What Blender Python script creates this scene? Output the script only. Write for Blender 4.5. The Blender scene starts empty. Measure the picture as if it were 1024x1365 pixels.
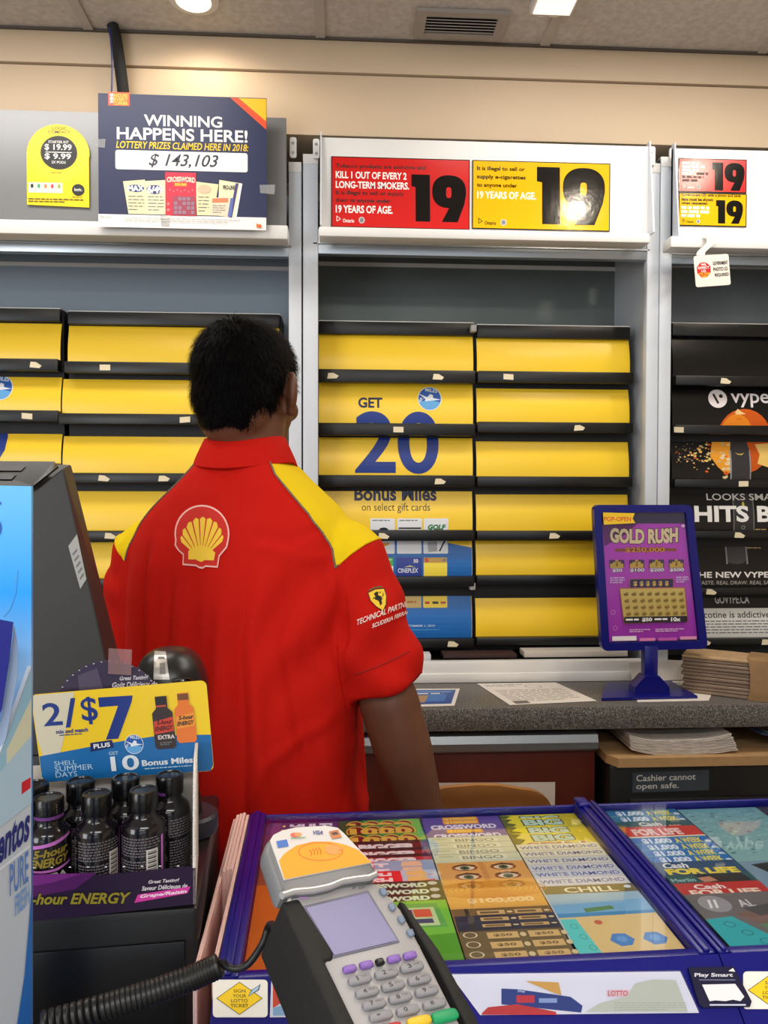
import bpy, bmesh, math, random
from mathutils import Matrix, Vector, noise
from mathutils.bvhtree import BVHTree
pi = math.pi
rnd = random.Random(7)
SC = bpy.context.scene
COL = SC.collection

# ---------------------------------------------------------------- camera, world, lights, exposure
F, CX, CY = 1025.0, 512.0, 682.5
CAMZ = 1.44
YAW, PITCH, ROLL = math.radians(3.2), math.radians(1.2), math.radians(0.12)
CAMROT = Matrix.Rotation(-YAW, 3, 'Z') @ Matrix.Rotation(pi/2 - PITCH, 3, 'X') @ Matrix.Rotation(ROLL, 3, 'Z')
cam = bpy.data.cameras.new('camera')
cam.sensor_fit = 'VERTICAL'; cam.sensor_height = 36.0; cam.sensor_width = 27.0
cam.lens = F/1365*36.0; cam.clip_start = .02
camo = bpy.data.objects.new('camera', cam); COL.objects.link(camo)
camo.location = (0, 0, CAMZ); camo.rotation_euler = CAMROT.to_euler()
SC.camera = camo
SC.view_settings.view_transform = 'Standard'; SC.view_settings.look = 'None'
SC.view_settings.gamma = 1; SC.view_settings.use_curve_mapping = False
SC.view_settings.exposure = 0.12

w = bpy.data.worlds.new('daylight'); SC.world = w; w.use_nodes = True
w.node_tree.nodes['Background'].inputs[0].default_value = (.80, .90, 1.0, 1)
w.node_tree.nodes['Background'].inputs[1].default_value = .36

def area_light(name, loc, target, sx, sy, power, col=(1, 1, 1)):
    l = bpy.data.lights.new(name, 'AREA'); l.shape = 'RECTANGLE'; l.size = sx; l.size_y = sy
    l.energy = power; l.color = col
    o = bpy.data.objects.new(name, l); COL.objects.link(o); o.location = loc
    o.rotation_euler = (Vector(target) - Vector(loc)).to_track_quat('-Z', 'Y').to_euler()
    return o
area_light('ceiling_and_fill_light', (-.95, 1.68, 2.77), (-.95, 1.72, 0), 1.2, .3, 12, (1, .95, .88))  # added fill over the aisle, unseen, brightens the back cabinets
area_light('ceiling_and_fill_light', (.95, 1.68, 2.77), (.95, 1.72, 0), 1.2, .3, 12, (1, .95, .88))  # second added aisle fill, unseen, for the right half of the cabinets
area_light('ceiling_and_fill_light', (.2, -1.2, 2.77), (.2, -1.2, 0), 2.4, .6, 46, (1, .97, .92))
area_light('ceiling_and_fill_light', (.2, -3.4, 2.77), (.2, -3.4, 0), 2.4, .6, 45, (1, .97, .92))
area_light('shop_window_daylight', (-3.3, -1.7, 1.55), (.1, 1.6, 1.15), 2.6, 2.0, 95, (.88, .94, 1))
area_light('shop_window_daylight', (0, -5.2, 1.3), (0, 0, 1.5), 5.0, 2.2, 25, (.88, .94, 1))

def ray(px, py):
    return CAMROT @ Vector(((px-CX)/F, -(py-CY)/F, -1.0))
def P(px, py, Y):
    d = ray(px, py); return Vector((0, 0, CAMZ)) + d*(Y/d.y)
def PZ(px, py, Z):
    d = ray(px, py); return Vector((0, 0, CAMZ)) + d*((Z-CAMZ)/d.z)
def PX(px, Y, py=661): return P(px, py, Y).x
def ZZ(py, Y, px=500): return P(px, py, Y).z

# ---------------------------------------------------------------- materials
def lin(c):
    return tuple(((v/255)/12.92 if v/255 <= .04045 else ((v/255+.055)/1.055)**2.4) for v in c)
_m = {}
def mat(name, c, rough=.5, metal=0, spec=.5, grain=0, gscale=60, bump=0, bscale=200, coat=0):
    if name in _m: return _m[name]
    m = bpy.data.materials.new(name); m.use_nodes = True
    nt = m.node_tree; b = nt.nodes['Principled BSDF']
    col = lin(c)+(1,)
    b.inputs['Base Color'].default_value = col
    b.inputs['Roughness'].default_value = rough; b.inputs['Metallic'].default_value = metal
    b.inputs['Specular IOR Level'].default_value = spec
    if coat:
        b.inputs['Coat Weight'].default_value = coat; b.inputs['Coat Roughness'].default_value = .06
    if grain or bump:
        tc = nt.nodes.new('ShaderNodeTexCoord')
    if grain:
        n = nt.nodes.new('ShaderNodeTexNoise'); n.inputs['Scale'].default_value = gscale; n.inputs['Detail'].default_value = 4
        nt.links.new(tc.outputs['Object'], n.inputs['Vector'])
        r = nt.nodes.new('ShaderNodeValToRGB')
        r.color_ramp.elements[0].position = .35; r.color_ramp.elements[1].position = .65
        r.color_ramp.elements[0].color = tuple(v*(1-grain) for v in col[:3])+(1,)
        r.color_ramp.elements[1].color = tuple(min(1, v*(1+grain)) for v in col[:3])+(1,)
        nt.links.new(n.outputs['Fac'], r.inputs['Fac']); nt.links.new(r.outputs['Color'], b.inputs['Base Color'])
    if bump:
        n2 = nt.nodes.new('ShaderNodeTexNoise'); n2.inputs['Scale'].default_value = bscale; n2.inputs['Detail'].default_value = 3
        nt.links.new(tc.outputs['Object'], n2.inputs['Vector'])
        bp = nt.nodes.new('ShaderNodeBump'); bp.inputs['Strength'].default_value = bump; bp.inputs['Distance'].default_value = .002
        nt.links.new(n2.outputs['Fac'], bp.inputs['Height']); nt.links.new(bp.outputs['Normal'], b.inputs['Normal'])
    _m[name] = m
    return m
def ink(c, rough=.4):
    return mat('ink_%d_%d_%d_%d' % (c[0], c[1], c[2], int(rough*100)), c, rough)
def glassy(name, tint=(255, 255, 255), refl=.06, rough=.02, opac=0.0, oc=(200, 200, 210)):
    if name in _m: return _m[name]
    m = bpy.data.materials.new(name); m.use_nodes = True; nt = m.node_tree
    out = nt.nodes['Material Output']; nt.nodes.remove(nt.nodes['Principled BSDF'])
    tr = nt.nodes.new('ShaderNodeBsdfTransparent'); tr.inputs[0].default_value = lin(tint)+(1,)
    gl = nt.nodes.new('ShaderNodeBsdfGlossy'); gl.inputs['Roughness'].default_value = rough
    fr = nt.nodes.new('ShaderNodeFresnel')
    ge = nt.nodes.new('ShaderNodeNewGeometry'); ma = nt.nodes.new('ShaderNodeMath'); ma.operation = 'MULTIPLY_ADD'
    ma.inputs[1].default_value = 1/1.5-1.5; ma.inputs[2].default_value = 1.5
    nt.links.new(ge.outputs['Backfacing'], ma.inputs[0]); nt.links.new(ma.outputs[0], fr.inputs['IOR'])
    mx = nt.nodes.new('ShaderNodeMixShader')
    base = tr
    if opac:
        df = nt.nodes.new('ShaderNodeBsdfDiffuse'); df.inputs[0].default_value = lin(oc)+(1,)
        m2 = nt.nodes.new('ShaderNodeMixShader'); m2.inputs[0].default_value = opac
        nt.links.new(tr.outputs[0], m2.inputs[1]); nt.links.new(df.outputs[0], m2.inputs[2]); base = m2
    nt.links.new(fr.outputs[0], mx.inputs[0]); nt.links.new(base.outputs[0], mx.inputs[1]); nt.links.new(gl.outputs[0], mx.inputs[2])
    nt.links.new(mx.outputs[0], out.inputs[0])
    _m[name] = m
    return m
def emis(name, c, s):
    if name in _m: return _m[name]
    m = bpy.data.materials.new(name); m.use_nodes = True
    b = m.node_tree.nodes['Principled BSDF']; b.inputs['Base Color'].default_value = lin(c)+(1,)
    b.inputs['Emission Color'].default_value = lin(c)+(1,); b.inputs['Emission Strength'].default_value = s
    _m[name] = m
    return m
def stripes(name, c1, c2, scale, axis='Z', rough=.6):
    "procedural fine layers (edges of a paper stack, wood grain)"
    if name in _m: return _m[name]
    m = bpy.data.materials.new(name); m.use_nodes = True; nt = m.node_tree; b = nt.nodes['Principled BSDF']
    b.inputs['Roughness'].default_value = rough
    tc = nt.nodes.new('ShaderNodeTexCoord'); wv = nt.nodes.new('ShaderNodeTexWave')
    wv.bands_direction = axis; wv.inputs['Scale'].default_value = scale; wv.inputs['Distortion'].default_value = 3.5
    wv.inputs['Detail'].default_value = 3; wv.inputs['Detail Scale'].default_value = 1.2
    nt.links.new(tc.outputs['Object'], wv.inputs['Vector'])
    r = nt.nodes.new('ShaderNodeValToRGB'); r.color_ramp.elements[0].color = lin(c1)+(1,); r.color_ramp.elements[1].color = lin(c2)+(1,)
    nt.links.new(wv.outputs['Fac'], r.inputs['Fac']); nt.links.new(r.outputs['Color'], b.inputs['Base Color'])
    _m[name] = m
    return m

# ---------------------------------------------------------------- mesh building
class MB:
    def __init__(s):
        s.v = []; s.f = []; s.m = []; s.sm = []; s.mats = []
    def mi(s, m):
        if m not in s.mats: s.mats.append(m)
        return s.mats.index(m)
    def add(s, verts, faces, m, smooth=False, M=None):
        k = len(s.v); i = s.mi(m)
        for p in verts:
            p = Vector(p); s.v.append(M @ p if M is not None else p)
        for f in faces:
            s.f.append([k+j for j in f]); s.m.append(i); s.sm.append(smooth)
    def bm(s, b, m, M=None, smooth=False):
        b.verts.index_update()
        s.add([v.co.copy() for v in b.verts], [[v.index for v in f.verts] for f in b.faces], m, smooth, M)
        b.free()
    def box(s, x0, x1, y0, y1, z0, z1, m, bevel=0, M=None, seg=2):
        b = bmesh.new(); bmesh.ops.create_cube(b, size=1)
        for v in b.verts:
            v.co = Vector((x0+(x1-x0)*(v.co.x+.5), y0+(y1-y0)*(v.co.y+.5), z0+(z1-z0)*(v.co.z+.5)))
        if bevel:
            bmesh.ops.bevel(b, geom=b.edges[:], offset=bevel, segments=seg, profile=.5, affect='EDGES')
        s.bm(b, m, M, bool(bevel))
    def prism(s, poly, fn, w0, w1, m, cap=True):
        "poly in (u,v), extruded from w0 to w1 through fn(u,v,w)"
        n = len(poly)
        V = [fn(u, v, w0) for u, v in poly]+[fn(u, v, w1) for u, v in poly]
        Fc = [[i, (i+1) % n, n+(i+1) % n, n+i] for i in range(n)]
        if cap: Fc += [list(range(n))[::-1], list(range(n, 2*n))]
        b = bmesh.new(); vs = [b.verts.new(p) for p in V]
        for f in Fc:
            try: b.faces.new([vs[i] for i in f])
            except ValueError: pass
        bmesh.ops.recalc_face_normals(b, faces=b.faces[:])
        s.bm(b, m)
    def rings(s, rings, m, smooth=True, caps=True, closed=True):
        n = len(rings[0]); V = [p for r in rings for p in r]; Fc = []
        for i in range(len(rings)-1):
            for j in range(n if closed else n-1):
                a = i*n+j; bq = i*n+(j+1) % n
                Fc.append([a, bq, bq+n, a+n])
        if caps and closed:
            Fc.append(list(range(n))[::-1]); Fc.append([(len(rings)-1)*n+j for j in range(n)])
        s.add(V, Fc, m, smooth)
    def lathe(s, prof, m, M=None, n=24, smooth=True):
        R = []
        for r, z in prof:
            R.append([Vector((r*math.cos(2*pi*j/n), r*math.sin(2*pi*j/n), z)) for j in range(n)])
        if M is not None: R = [[M @ p for p in q] for q in R]
        s.rings(R, m, smooth)
    def cyl(s, p0, p1, r0, r1, m, n=20):
        p0 = Vector(p0); p1 = Vector(p1)
        q = (p1-p0).to_track_quat('Z', 'Y').to_matrix().to_4x4(); q.translation = p0
        L = (p1-p0).length
        s.lathe([(r0, 0), (r1, L)], m, q, n)
    def tube(s, pts, r, m, n=8):
        R = []
        pts = [Vector(p) for p in pts]
        prev = None
        for i, p in enumerate(pts):
            t = (pts[min(i+1, len(pts)-1)]-pts[max(i-1, 0)]).normalized()
            if prev is None:
                a = t.orthogonal().normalized()
            else:
                a = (prev - t*prev.dot(t)).normalized()
            prev = a; bq = t.cross(a)
            rr = r[i] if isinstance(r, (list, tuple)) else r
            R.append([p+(a*math.cos(2*pi*j/n)+bq*math.sin(2*pi*j/n))*rr for j in range(n)])
        s.rings(R, m)
    def build(s, name, parent=None, origin=None, label=None, cat=None, group=None, kind=None, world=True, sharp=.7):
        me = bpy.data.meshes.new(name)
        V = s.v
        root = ROOT.get(parent.name) if parent is not None else None
        loc = None
        if root is not None and world:
            inv = root.inverted(); V = [inv @ p for p in V]
        elif parent is None and world:
            if origin is None:
                xs = [p.x for p in V]; ys = [p.y for p in V]; zs = [p.z for p in V]
                origin = Vector(((min(xs)+max(xs))/2, (min(ys)+max(ys))/2, min(zs)))
            loc = Vector(origin); V = [p-loc for p in V]
        me.from_pydata([tuple(p) for p in V], [], s.f)
        for m in s.mats: me.materials.append(m)
        for i, p in enumerate(me.polygons):
            p.material_index = s.m[i]; p.use_smooth = s.sm[i]
        if any(s.sm):
            me.update(); me.set_sharp_from_angle(angle=sharp)
            for i, p in enumerate(me.polygons): p.use_smooth = s.sm[i]
        me.update()
        o = bpy.data.objects.new(name, me); COL.objects.link(o)
        if parent is not None:
            o.parent = parent; ROOT[o.name] = root if root is not None else Matrix()
        if loc is not None: o.location = loc
        tag(o, label, cat, group, kind)
        return o
ROOT = {}
def tag(o, label=None, cat=None, group=None, kind=None):
    if label: o['label'] = label
    if cat: o['category'] = cat
    if group: o['group'] = group
    if kind: o['kind'] = kind
def thing(name, loc, label, cat, group=None, M=None, kind=None):
    o = bpy.data.objects.new(name, None); COL.objects.link(o); o.empty_display_size = .05
    if M is None: M = Matrix.Translation(Vector(loc))
    o.location = M.translation; o.rotation_euler = M.to_euler()
    ROOT[o.name] = M
    tag(o, label, cat, group, kind)
    return o
def copy_thing(o, M, label=None):
    r = o.copy(); COL.objects.link(r); ROOT[r.name] = M
    r.location = M.translation; r.rotation_euler = M.to_euler()
    if label: r['label'] = label
    for c in [k for k in bpy.data.objects if k.parent == o]:
        d = c.copy(); COL.objects.link(d); d.parent = r
        for e in [k for k in bpy.data.objects if k.parent == c]:
            g = e.copy(); COL.objects.link(g); g.parent = d
    return r

# ---------------------------------------------------------------- flat print: text and shapes laid on a surface
_tc = {}
def text_mesh(t, bold=0, shear=0, res=3):
    k = (t, bold, shear, res)
    if k in _tc: return _tc[k]
    cu = bpy.data.curves.new('t', 'FONT'); cu.body = t; cu.offset = bold; cu.shear = shear; cu.resolution_u = res
    o = bpy.data.objects.new('t', cu)
    me = bpy.data.meshes.new_from_object(o)
    V = [(v.co.x, v.co.y) for v in me.vertices]; Fc = [list(p.vertices) for p in me.polygons]
    bpy.data.objects.remove(o); bpy.data.curves.remove(cu); bpy.data.meshes.remove(me)
    x0 = min(v[0] for v in V); x1 = max(v[0] for v in V); y0 = min(v[1] for v in V); y1 = max(v[1] for v in V)
    V = [((x-x0)/(x1-x0), (y-y0)/(y1-y0)) for x, y in V]
    _tc[k] = (V, Fc)
    return _tc[k]
class Pr:
    "prints on surface fn(x,y,w); x right, y DOWN (photo-like design units), w = lift off the surface in metres"
    def __init__(s, mb, fn, lift=.0006, step=.00012, clip=None, ys=(), xs=()):
        s.mb = mb; s.fn = fn; s.l = lift; s.step = step*.35; s.clip = clip; s.ys = ys; s.xs = xs
    def mesh(s, V, Fc, m, adv=True):
        if s.clip or s.ys or s.xs:
            b = bmesh.new(); vs = [b.verts.new((x, y, 0)) for x, y in V]
            for f in Fc:
                try: b.faces.new([vs[i] for i in f])
                except ValueError: pass
            def cut(co, no, clear):
                bmesh.ops.bisect_plane(b, geom=b.verts[:]+b.edges[:]+b.faces[:], plane_co=co, plane_no=no, clear_outer=clear)
            if s.clip:
                x0, y0, x1, y1 = s.clip
                cut((x0, 0, 0), (-1, 0, 0), True); cut((x1, 0, 0), (1, 0, 0), True)
                cut((0, y0, 0), (0, -1, 0), True); cut((0, y1, 0), (0, 1, 0), True)
            for y in s.ys: cut((0, y, 0), (0, 1, 0), False)
            for x in s.xs: cut((x, 0, 0), (1, 0, 0), False)
            b.verts.index_update()
            V = [(v.co.x, v.co.y) for v in b.verts]; Fc = [[v.index for v in f.verts] for f in b.faces]
            b.free()
        if Fc:
            W = [s.fn(x, y, s.l) for x, y in V]
            # wind the faces so that they look along +w
            f = Fc[0]; c = sum((Vector(V[i]).to_3d() for i in f), Vector())/len(f)
            nrm = Vector()
            for q in Fc[:6]:
                if len(q) >= 3: 
                    for a in range(1, len(q)-1): nrm += (W[q[a]]-W[q[0]]).cross(W[q[a+1]]-W[q[0]])
            up = s.fn(c.x, c.y, s.l+.01)-s.fn(c.x, c.y, s.l)
            if nrm.dot(up) < 0: Fc = [g[::-1] for g in Fc]
            s.mb.add(W, Fc, m)
        if adv: s.l += s.step
    def poly(s, pts, m): s.mesh(pts, [list(range(len(pts)))], m)
    def rect(s, x0, y0, x1, y1, m): s.poly([(x0, y0), (x1, y0), (x1, y1), (x0, y1)], m)
    def rrect(s, x0, y0, x1, y1, r, m):
        s.poly(rrect(x0, y0, x1, y1, r), m)
    def ell(s, cx, cy, rx, ry, m, n=28, a0=0, a1=2*pi):
        s.poly([(cx+rx*math.cos(a0+(a1-a0)*i/n), cy+ry*math.sin(a0+(a1-a0)*i/n)) for i in range(n+(0 if abs(a1-a0-2*pi) < 1e-6 else 1))], m)
    def ring(s, cx, cy, rx, ry, t, m, n=28):
        V = []; Fc = []
        for i in range(n):
            a = 2*pi*i/n
            V += [(cx+rx*math.cos(a), cy+ry*math.sin(a)), (cx+(rx-t)*math.cos(a), cy+(ry-t)*math.sin(a))]
        for i in range(n):
            j = (i+1) % n; Fc.append([2*i, 2*j, 2*j+1, 2*i+1])
        s.mesh(V, Fc, m)
    def line(s, pts, t, m):
        for a, b in zip(pts[:-1], pts[1:]):
            d = Vector((b[0]-a[0], b[1]-a[1])); 
            if d.length == 0: continue
            n = Vector((-d.y, d.x)).normalized()*t/2
            s.mesh([(a[0]+n.x, a[1]+n.y), (b[0]+n.x, b[1]+n.y), (b[0]-n.x, b[1]-n.y), (a[0]-n.x, a[1]-n.y)], [[0, 1, 2, 3]], m, False)
        s.l += s.step
    def text(s, t, x0, y0, x1, y1, m, bold=0, shear=0, skew=0, arc=0, rot=0, res=3):
        "fits the ink of t to the box; skew = rise of the baseline to the right (design units, + is down)"
        V, Fc = text_mesh(t, bold, shear, res)
        Q = []
        cx = (x0+x1)/2; cy = (y0+y1)/2
        for u, v in V:
            x = x0+(x1-x0)*u; y = y1-(y1-y0)*v + skew*u + arc*(4*(u-.5)**2)
            if rot:
                dx = x-cx; dy = y-cy
                x = cx+dx*math.cos(rot)-dy*math.sin(rot); y = cy+dx*math.sin(rot)+dy*math.cos(rot)
            Q.append((x, y))
        s.mesh(Q, Fc, m)
    def micro(s, x0, y0, x1, y1, rows, m, fill=.45, seed=1, skew=0):
        "rows of unreadably fine print"
        r = random.Random(seed); h = (y1-y0)/rows; V = []; Fc = []
        for i in range(rows):
            y = y0+i*h; x = x0; end = x1-(x1-x0)*(.0 if i < rows-1 else r.uniform(.1, .4))
            while x < end:
                wd = min(r.uniform(.8, 2.6)*h, end-x); k = len(V); d0 = skew*(x-x0)/(x1-x0); d1 = skew*(x+wd-x0)/(x1-x0)
                V += [(x, y+d0), (x+wd, y+d1), (x+wd, y+h*fill+d1), (x, y+h*fill+d0)]; Fc.append([k, k+1, k+2, k+3]); x += wd+h*.35
        s.mesh(V, Fc, m)
def rrect(x0, y0, x1, y1, r, n=5):
    pts = []
    for cx, cy, a in ((x1-r, y0+r, -pi/2), (x1-r, y1-r, 0), (x0+r, y1-r, pi/2), (x0+r, y0+r, pi)):
        for i in range(n+1):
            pts.append((cx+r*math.cos(a+pi/2*i/n), cy+r*math.sin(a+pi/2*i/n)))
    return pts
def plane_fn(x0, y0, x1, y1, Y, tilt=0):
    "upright panel at depth Y, square to the room, laid out in photo pixels; tilt = metres the bottom stands nearer than the top"
    A = P(x0, (y0+y1)/2, Y).x; B = P(x1, (y0+y1)/2, Y).x
    C = P((x0+x1)/2, y0, Y).z; D = P((x0+x1)/2, y1, Y).z
    def fn(x, y, w):
        t = (y-y0)/(y1-y0)
        return Vector((A+(B-A)*(x-x0)/(x1-x0), Y-w-tilt*t, C+(D-C)*t))
    return fn

# frequently used colours
WHITE = ink((240, 238, 234)); BLACK = ink((16, 16, 17)); NAVY = ink((12, 24, 72)); BLUE = ink((8, 46, 134))
YEL = ink((246, 205, 20)); RED = ink((206, 22, 20)); GREY = ink((120, 122, 126)); CREAM = ink((232, 222, 190)); ORANGE = ink((240, 110, 20))
white_metal = mat('white_painted_metal', (226, 224, 221), .38, grain=.02, gscale=8)
cool_metal = mat('pale_painted_steel', (206, 212, 220), .35, grain=.02, gscale=8)
alu = mat('brushed_aluminium', (170, 176, 182), .32, .8)
galv = mat('galvanised_sheet', (150, 160, 166), .38, .55, grain=.06, gscale=6)
blackp = mat('black_plastic', (12, 12, 13), .38, bump=.05)
blackm = mat('matt_black_shelf', (13, 13, 14), .6)
flap_yellow = mat('glossy_yellow_card', (255, 212, 44), .30, spec=.5)
flap_black = mat('glossy_black_card', (12, 12, 13), .28)
tagm = mat('cream_paper_tag', (232, 218, 185), .6)
royal = mat('royal_blue_plastic', (10, 14, 112), .28, bump=.02, bscale=60)
# ================================================================ ROOM
CEIL = ZZ(53, 2.30)
YB = 2.66
def S(mb, name): return mb.build(name, kind='structure')
wallm = mat('warm_beige_paint', (214, 190, 160), .6, grain=.02, gscale=3)
ceilm = mat('grey_ceiling_tile', (200, 194, 187), .85, grain=.10, gscale=55, bump=.35, bscale=120)
gridm = mat('painted_ceiling_grid', (186, 180, 172), .6)
floorm = mat('grey_vinyl_floor', (170, 165, 158), .35, grain=.12, gscale=14)
mb = MB(); mb.box(-3.4, 3.6, YB, YB+.1, 0, CEIL, wallm); S(mb, 'wall_back')
for sd, x in (('left', -3.5), ('right', 3.5)):
    mb = MB(); mb.box(x-.05, x+.05, -5.4, YB+.1, 0, CEIL, wallm); S(mb, 'wall_'+sd)
mb = MB(); mb.box(-3.6, 3.6, -5.4, YB+.2, -.05, 0, floorm); S(mb, 'floor')
# ceiling: tiles with a lay-in grid; bars run in depth at 0.61 m
mb = MB(); mb.box(-3.6, 3.6, -5.4, YB+.2, CEIL, CEIL+.05, ceilm)
xb = PX(720, 2.30, 58)
for k in range(-4, 5):
    x = xb+.012+k*.667
    mb.box(x-.014, x+.014, -5.4, 2.29, CEIL-.006, CEIL, gridm)
for k in range(6):
    y = 1.72-k*.61*2
    mb.box(-3.45, 3.45, y-.013, y+.013, CEIL-.006, CEIL, gridm)
S(mb, 'ceiling')
# bulkhead of two flush boards above the cabinets
zb0 = ZZ(182, 2.30); zg = ZZ(99, 2.30)
mb = MB()
mb.box(-3.45, 3.45, 2.30, YB, zg+.003, CEIL-.004, wallm, .003)
mb.box(-3.45, 3.45, 2.302, YB, zb0, zg-.003, wallm, .003)
mb.box(-3.45, 3.45, 2.312, YB, zg-.003, zg+.003, mat('groove_shadow', (120, 104, 86), .8))
S(mb, 'trim_1')
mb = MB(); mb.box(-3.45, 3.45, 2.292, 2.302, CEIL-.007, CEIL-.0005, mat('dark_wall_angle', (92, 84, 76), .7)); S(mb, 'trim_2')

# air vent set in the ceiling
def ceilpt(px, py): return PZ(px, py, CEIL)
a = ceilpt(555, 10); b_ = ceilpt(672, 48)
vx0, vx1, vy0, vy1 = PZ(553, 28, CEIL).x, PZ(676, 28, CEIL).x, PZ(610, 47, CEIL).y, PZ(610, 11, CEIL).y
vy0, vy1 = min(vy0, vy1), max(vy0, vy1)
vent = thing('air_vent', ((vx0+vx1)/2, (vy0+vy1)/2, CEIL-.012), 'grey louvred air vent set into the ceiling tiles', 'vent')
vm = mat('grey_vent_paint', (166, 158, 150), .55)
mb = MB(); t = .03
for q in ((vx0, vx1, vy0, vy0+t*.7), (vx0, vx1, vy1-t*.7, vy1), (vx0, vx0+t, vy0+t*.7, vy1-t*.7), (vx1-t, vx1, vy0+t*.7, vy1-t*.7)):
    mb.box(q[0], q[1], q[2], q[3], CEIL-.012, CEIL-.001, vm)
mb.build('frame', vent)
mb = MB(); mb.box(vx0+t, vx1-t, vy0+.02, vy1-.02, CEIL-.003, CEIL-.001, blackm); mb.build('duct_opening', vent)
n = 6
for i in range(n):
    y = vy0+.028+(vy1-vy0-.056)*i/(n-1)
    mb = MB(); M = Matrix.Translation((0, y, CEIL-.007)) @ Matrix.Rotation(math.radians(38), 4, 'X')
    mb.box(vx0+t, vx1-t, -.006, .006, -.0012, .0012, vm, M=M); mb.build('slat', vent)

# recessed downlights
def downlight(x, y, label, power, r=.045):
    o = thing('recessed_downlight', (x, y, CEIL-.012), label, 'ceiling light', 'recessed downlights')
    M = Matrix.Translation((x, y, CEIL))
    mb = MB(); mb.lathe([(r*1.5, -.001), (r*1.5, -.006), (r*1.06, -.011), (r*1.0, -.006), (r*1.0, -.001)], white_metal, M, 32); mb.build('trim_ring', o)
    mb = MB(); mb.lathe([(.001, -.0045), (r*.98, -.0045), (r*.98, -.002), (.001, -.002)], emis('lamp_glow', (255, 232, 200), 9), M, 24); mb.build('bulb', o)
    l = bpy.data.lights.new('downlight_lamp', 'SPOT'); l.energy = power; l.color = (1, .86, .68); l.spot_size = math.radians(168); l.spot_blend = .35; l.shadow_soft_size = .04
    lo = bpy.data.objects.new('downlight_lamp', l); COL.objects.link(lo); lo.location = (x, y, CEIL-.03)
q = ceilpt(258, -3)
downlight(q.x, q.y, 'round recessed downlight glowing in the ceiling above the lottery poster', 2.5)
for x, y, s in ((1.07, .95, 'above the customer side to the right'), (-.75, .75, 'above the customer side to the left'), (1.43, 1.36, 'above the right age signs')):
    downlight(x, y, 'round recessed downlight in the ceiling '+s, 10)
# white box fitting at the top edge
q = ceilpt(735, 0)
o = thing('ceiling_fitting', (q.x, q.y-.04, CEIL-.05), 'small white box fitting with looped ends hanging under the ceiling beside the vent', 'fitting')
mb = MB(); mb.box(q.x-.058, q.x+.058, q.y-.11, q.y+.012, CEIL-.036, CEIL-.0065, white_metal, .005); mb.build('body', o)
mb = MB(); mb.box(q.x-.05, q.x+.05, q.y-.1, q.y+.0, CEIL-.040, CEIL-.0362, emis('fitting_lens', (255, 244, 230), .9)); mb.build('diffuser', o)
for dx in (-.02, .012):
    mb = MB()
    mb.tube([(q.x+dx+.035*math.cos(tt)*.5, q.y+.024+.006*math.sin(tt*1.0), CEIL-.022+.010*math.sin(tt)) for tt in [i*pi/8 for i in range(0, 17)]], .003, white_metal, 6); mb.build('loop_clip', o)

# black conduit and blue cable behind the poster
mb = MB(); pts = []
for i in range(15):
    t = i/14
    px = 150+16*t**.7*1.0+2*t; py = 34+120*t
    pts.append(P(px, py, 2.27))
mb.tube(pts, .0165, mat('black_foam_hose', (24, 24, 26), .75, bump=.3, bscale=90), 14)
mb.build('hose', label='black foam hose running from the ceiling down behind the lottery poster', cat='hose')
mb = MB(); mb.tube([P(146+3*math.sin(i*.35)*.6+i*.35, 36+i*9.2, 2.235) for i in range(14)], .0028, ink((26, 44, 110)), 6)
mb.build('cable', label='thin blue cable hanging beside the black foam hose', cat='cable')

# ================================================================ CABINETS
YP = 2.27        # post front plane
YF = 2.385       # flap plane
def xw(px, Y): return PX(px, Y)
def hz(py, Y, px): return P(px, py, Y).z
ZBASE = ZZ(910, 2.27)          # worktop height
AIR = {}
def airmiles(p, cx, cy, r):
    p.ell(cx, cy, r, r, ink((235, 240, 245))); p.ell(cx, cy, r*.94, r*.94, ink((28, 92, 178)))
    p.poly([(cx-r*.9, cy+r*.25)]+[(cx+r*.93*math.cos(a), cy+r*.93*math.sin(a)) for a in [2.85-i*.28 for i in range(10)]]+[(cx+r*.85, cy+r*.3), (cx+r*.1, cy+r*.12)], ink((96, 168, 226)))
    p.poly([(cx-r*.92, cy-r*.42), (cx-r*.2, cy-r*.12), (cx+r*.05, cy-r*.4), (cx+r*.28, cy-r*.3), (cx+r*.3, cy-r*.05), (cx+r*.92, cy+r*.08), (cx+r*.2, cy+r*.16), (cx-r*.4, cy+r*.22), (cx-r*.35, cy+r*.05)], ink((232, 238, 244)))
    p.text('MILES', cx-r*.35, cy-r*.86, cx+r*.65, cy-r*.55, ink((225, 235, 245)), .02, rot=.12)
    p.text('AIR', cx-r*.95, cy-r*.02, cx-r*.55, cy+r*.22, ink((225, 235, 245)), .02, rot=-.9)

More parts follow.
